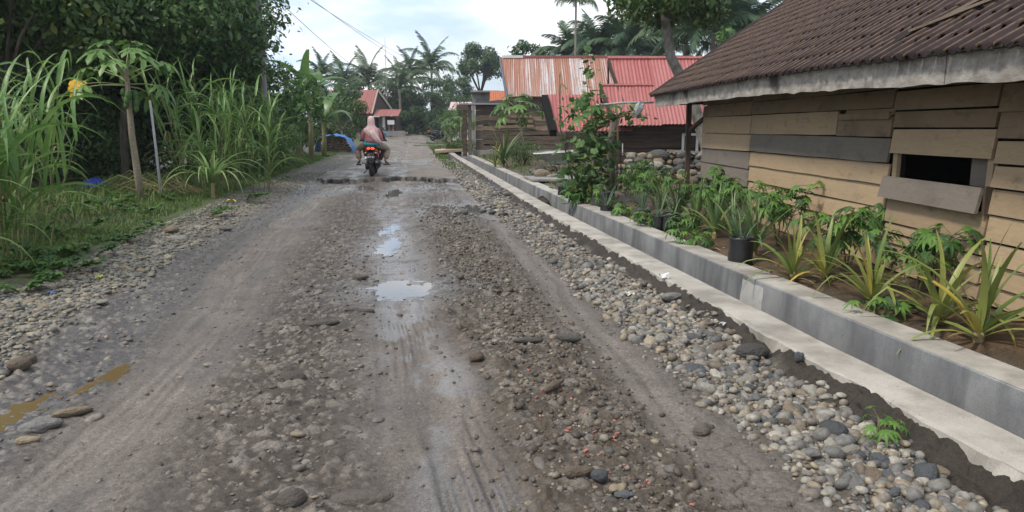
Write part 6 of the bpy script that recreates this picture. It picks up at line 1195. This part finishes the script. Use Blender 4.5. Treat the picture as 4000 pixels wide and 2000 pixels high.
def rider(name, label, y0, pel, chest, head, sho, elb, hand, hip, knee, ank, toe, hr=.095):
    P = empty(name, SCO.location, SCO.rotation_euler.z, label, 'person', 'riders on the scooter'); V = [pel, chest, (chest[0] * .5 + head[0] * .5, chest[1], chest[2] + .17), (head[0], head[1], head[2] - .07), (head[0], head[1], head[2] + .05)]; E = [(0, 1), (1, 2), (2, 3), (3, 4)]; Rr = [.13, .135, .055, .075, .085]
    for s in (-1, 1):
        i = len(V); g = lambda q: (q[0] * s, q[1], q[2]); hs, es, ss_ = (g(hand[0]) if s < 0 else hand[1]), (g(elb[0]) if s < 0 else elb[1]), g(sho)
        V += [ss_, es, hs]; E += [(1, i), (i, i + 1), (i + 1, i + 2)]; Rr += [.062, .042, .027]; f = (Vector(hs) - Vector(es)).normalized(); f.z *= .4; f.normalize(); sd = Vector((f.y, -f.x, 0)).normalized(); finger_set(V, E, Rr, i + 2, Vector(hs) + f * .06, f, sd * s)
        j = len(V); k_, a_, t_ = (knee[0] if s < 0 else knee[1]), (ank[0] if s < 0 else ank[1]), (toe[0] if s < 0 else toe[1]); V += [g(hip), k_, a_, t_]; E += [(0, j), (j, j + 1), (j + 1, j + 2), (j + 2, j + 3)]; Rr += [.10, .06, .036, .03]
    skin('body', V, E, Rr, M_SKIN, P); return P
KN = ((-.43, .52, .74), (.45, .55, .76)); AN = ((-.36, .27, .43), (.36, .36, .42)); TO = ((-.43, .42, .35), (.44, .5, .345))
PA_ = rider('person', 'passenger seen from behind in a long pink headscarf with teal hem and khaki trousers', .2, (0, .2, .93), (0, .2, 1.20), (-.005, .22, 1.585), (.165, .2, 1.33), ((.27, .2, 1.08), (.27, .2, 1.09)), ((.24, .42, .98), (.275, .37, .925)), (.10, .25, .90), KN, AN, TO)
for s, mat in ((-1, M_KHA), (1, M_KHA2)):
    k, a = Vector(KN[0 if s < 0 else 1]), Vector(AN[0 if s < 0 else 1])
    skin('trouser_leg', [(s * .02, .16, .91), (s * .16, .26, .90), tuple(Vector((s * .16, .26, .90)).lerp(k, .55) + Vector((0, 0, .015))), tuple(k), tuple(k.lerp(a, .5)), tuple(k.lerp(a, .86))], [(0, 1), (1, 2), (2, 3), (3, 4), (4, 5)], [.13, .125, .108, .088, (.085, .095), (.075, .09)], mat, PA_)
    t = Vector(TO[0 if s < 0 else 1]); f = (t - a); f.z = 0; f.normalize(); ang = math.atan2(f.y, f.x) - math.pi / 2; c = (a + t) / 2; c.z = .318; MB().box((0, 0, 0), (.09, .25, .028), Euler((0, 0, ang)).to_matrix()).obj('sandal', M_SAND, PA_, loc=c); MB().tube([(c.x - .045, c.y, .33), (c.x, c.y + .01, .395), (c.x + .045, c.y, .33)], .012, 6).obj('strap', M_SAND, PA_)
loft([((0, .16, .885), .235, .15, 'z'), ((0, .17, .93), .225, .15, 'z'), ((0, .18, .99), .205, .14, 'z'), ((0, .2, 1.05), .19, .13, 'z')], 20, 2.2, True, .03).obj('teal_hem', M_TEAL, PA_, True)
V = []; hem = loft([((.02, .165, .955), .215, .15, 'z'), ((.01, .175, 1.03), .20, .145, 'z'), ((0, .19, 1.15), .185, .135, 'z'), ((0, .2, 1.28), .19, .13, 'z'), ((0, .2, 1.37), .13, .1, 'z'), ((0, .21, 1.42), .06, .06, 'z')], 22, 2.2, True, .035); hem.v = [(x, y, z + .06 * (-x) * (1 if z < 1.0 else 0)) for x, y, z in hem.v]; hem.obj('blouse', M_BLOUSE, PA_, True)
for s in (-1, 1): skin('sleeve', [(s * .15, .2, 1.335), (s * .225, .2, 1.22), (s * .27, .2, 1.085), (s * (.25 if s < 0 else .272), .3, 1.02)], [(0, 1), (1, 2), (2, 3)], [.085, .082, .07, .056], M_BLOUSE, PA_)
rings = [(1.712, .0, .012, .012), (1.70, .0, .05, .055), (1.67, 0, .082, .095), (1.61, 0, .10, .118), (1.54, 0, .104, .118), (1.47, 0, .102, .112), (1.42, 0, .122, .118), (1.37, .0, .17, .135), (1.32, .0, .208, .15), (1.26, 0, .225, .16), (1.19, .01, .228, .163), (1.12, .03, .215, .165), (1.06, .06, .19, .165)]
m = MB(); N = 28; Vh = []; Fh = []
for j, (z, ox, a, b) in enumerate(rings):
    for i in range(N):
        t = 2 * math.pi * i / N; low = max(0, (1.40 - z) / .35); k = 1 + low * (.035 * math.sin(6 * t + z * 7) + .02 * math.sin(11 * t)); x = math.cos(t); zz = z + low * (-.16 * x * .75 - .02 * math.sin(4 * t)) * (1 if z < 1.36 else .3)
        Vh.append((ox + a * x * k, .205 + b * math.sin(t) * k, zz))
for j in range(len(rings) - 1):
    for i in range(N): q = j * N + i; r = j * N + (i + 1) % N; Fh.append((q, r, r + N, q + N))
m.add(Vh, Fh); m.obj('headscarf', M_HIJ, PA_, True)
m = MB(); Vs = []; Fs = []; path = [(.0, .04, 1.30, .07), (.05, .025, 1.20, .085), (.11, .02, 1.10, .085), (.18, .03, 1.01, .075), (.245, .07, .95, .055), (.275, .12, .915, .03)]
for j, (x, y, z, w) in enumerate(path):
    for i, (f, dy) in enumerate(((-1, .03), (-.5, -.008), (0, .012), (.5, -.012), (1, .03))): Vs.append((x + f * w * .9, y + dy - .012, z + f * w * .42))
for j in range(len(path) - 1):
    for i in range(4): q = j * 5 + i; Fs.append((q, q + 1, q + 6, q + 5))
o = m.add(Vs, Fs).obj('scarf_tail', M_HIJ, PA_, True); sd_ = o.modifiers.new('Solid', 'SOLIDIFY'); sd_.thickness = .012
KD = ((-.27, 1.0, .72), (.29, 1.0, .72)); AD = ((-.16, .82, .38), (.17, .82, .38)); TD = ((-.17, .98, .34), (.18, .98, .34))
PD = rider('person', 'driver with short black hair and dark sleeves hidden behind the passenger', .6, (0, .56, .89), (0, .66, 1.2), (-.085, .70, 1.585), (.18, .66, 1.34), ((.30, .72, 1.12), (.30, .72, 1.13)), ((.34, .90, 1.03), (.34, .90, 1.03)), (.1, .6, .87), KD, AD, TD)
loft([((0, .55, .86), .17, .13, 'z'), ((0, .6, 1.0), .175, .12, 'z'), ((0, .65, 1.2), .205, .125, 'z'), ((0, .66, 1.34), .19, .11, 'z'), ((-.03, .67, 1.42), .07, .065, 'z')], 16, 2.3).obj('shirt', M_GRYS, PD, True)
for s in (-1, 1):
    skin('sleeve', [(s * .16, .66, 1.34), (s * .25, .68, 1.24), (s * .30, .72, 1.125), (s * .33, .85, 1.05)], [(0, 1), (1, 2), (2, 3)], [.08, .07, .056, .042], M_MAR, PD)
    k, a = Vector(KD[0 if s < 0 else 1]), Vector(AD[0 if s < 0 else 1]); skin('trouser_leg', [(s * .03, .56, .88), (s * .12, .64, .86), tuple(k), tuple(k.lerp(a, .9))], [(0, 1), (1, 2), (2, 3)], [.12, .11, .08, .06], M_MAR, PD)
    t = Vector(TD[0 if s < 0 else 1]); MB().box((t.x, t.y - .06, .335), (.085, .25, .04)).obj('sandal', M_SAND, PD)
MB().ellip((-.085, .685, 1.615), (.092, .108, .11), 14, 10).obj('hair', M_HAIR, PD, True)
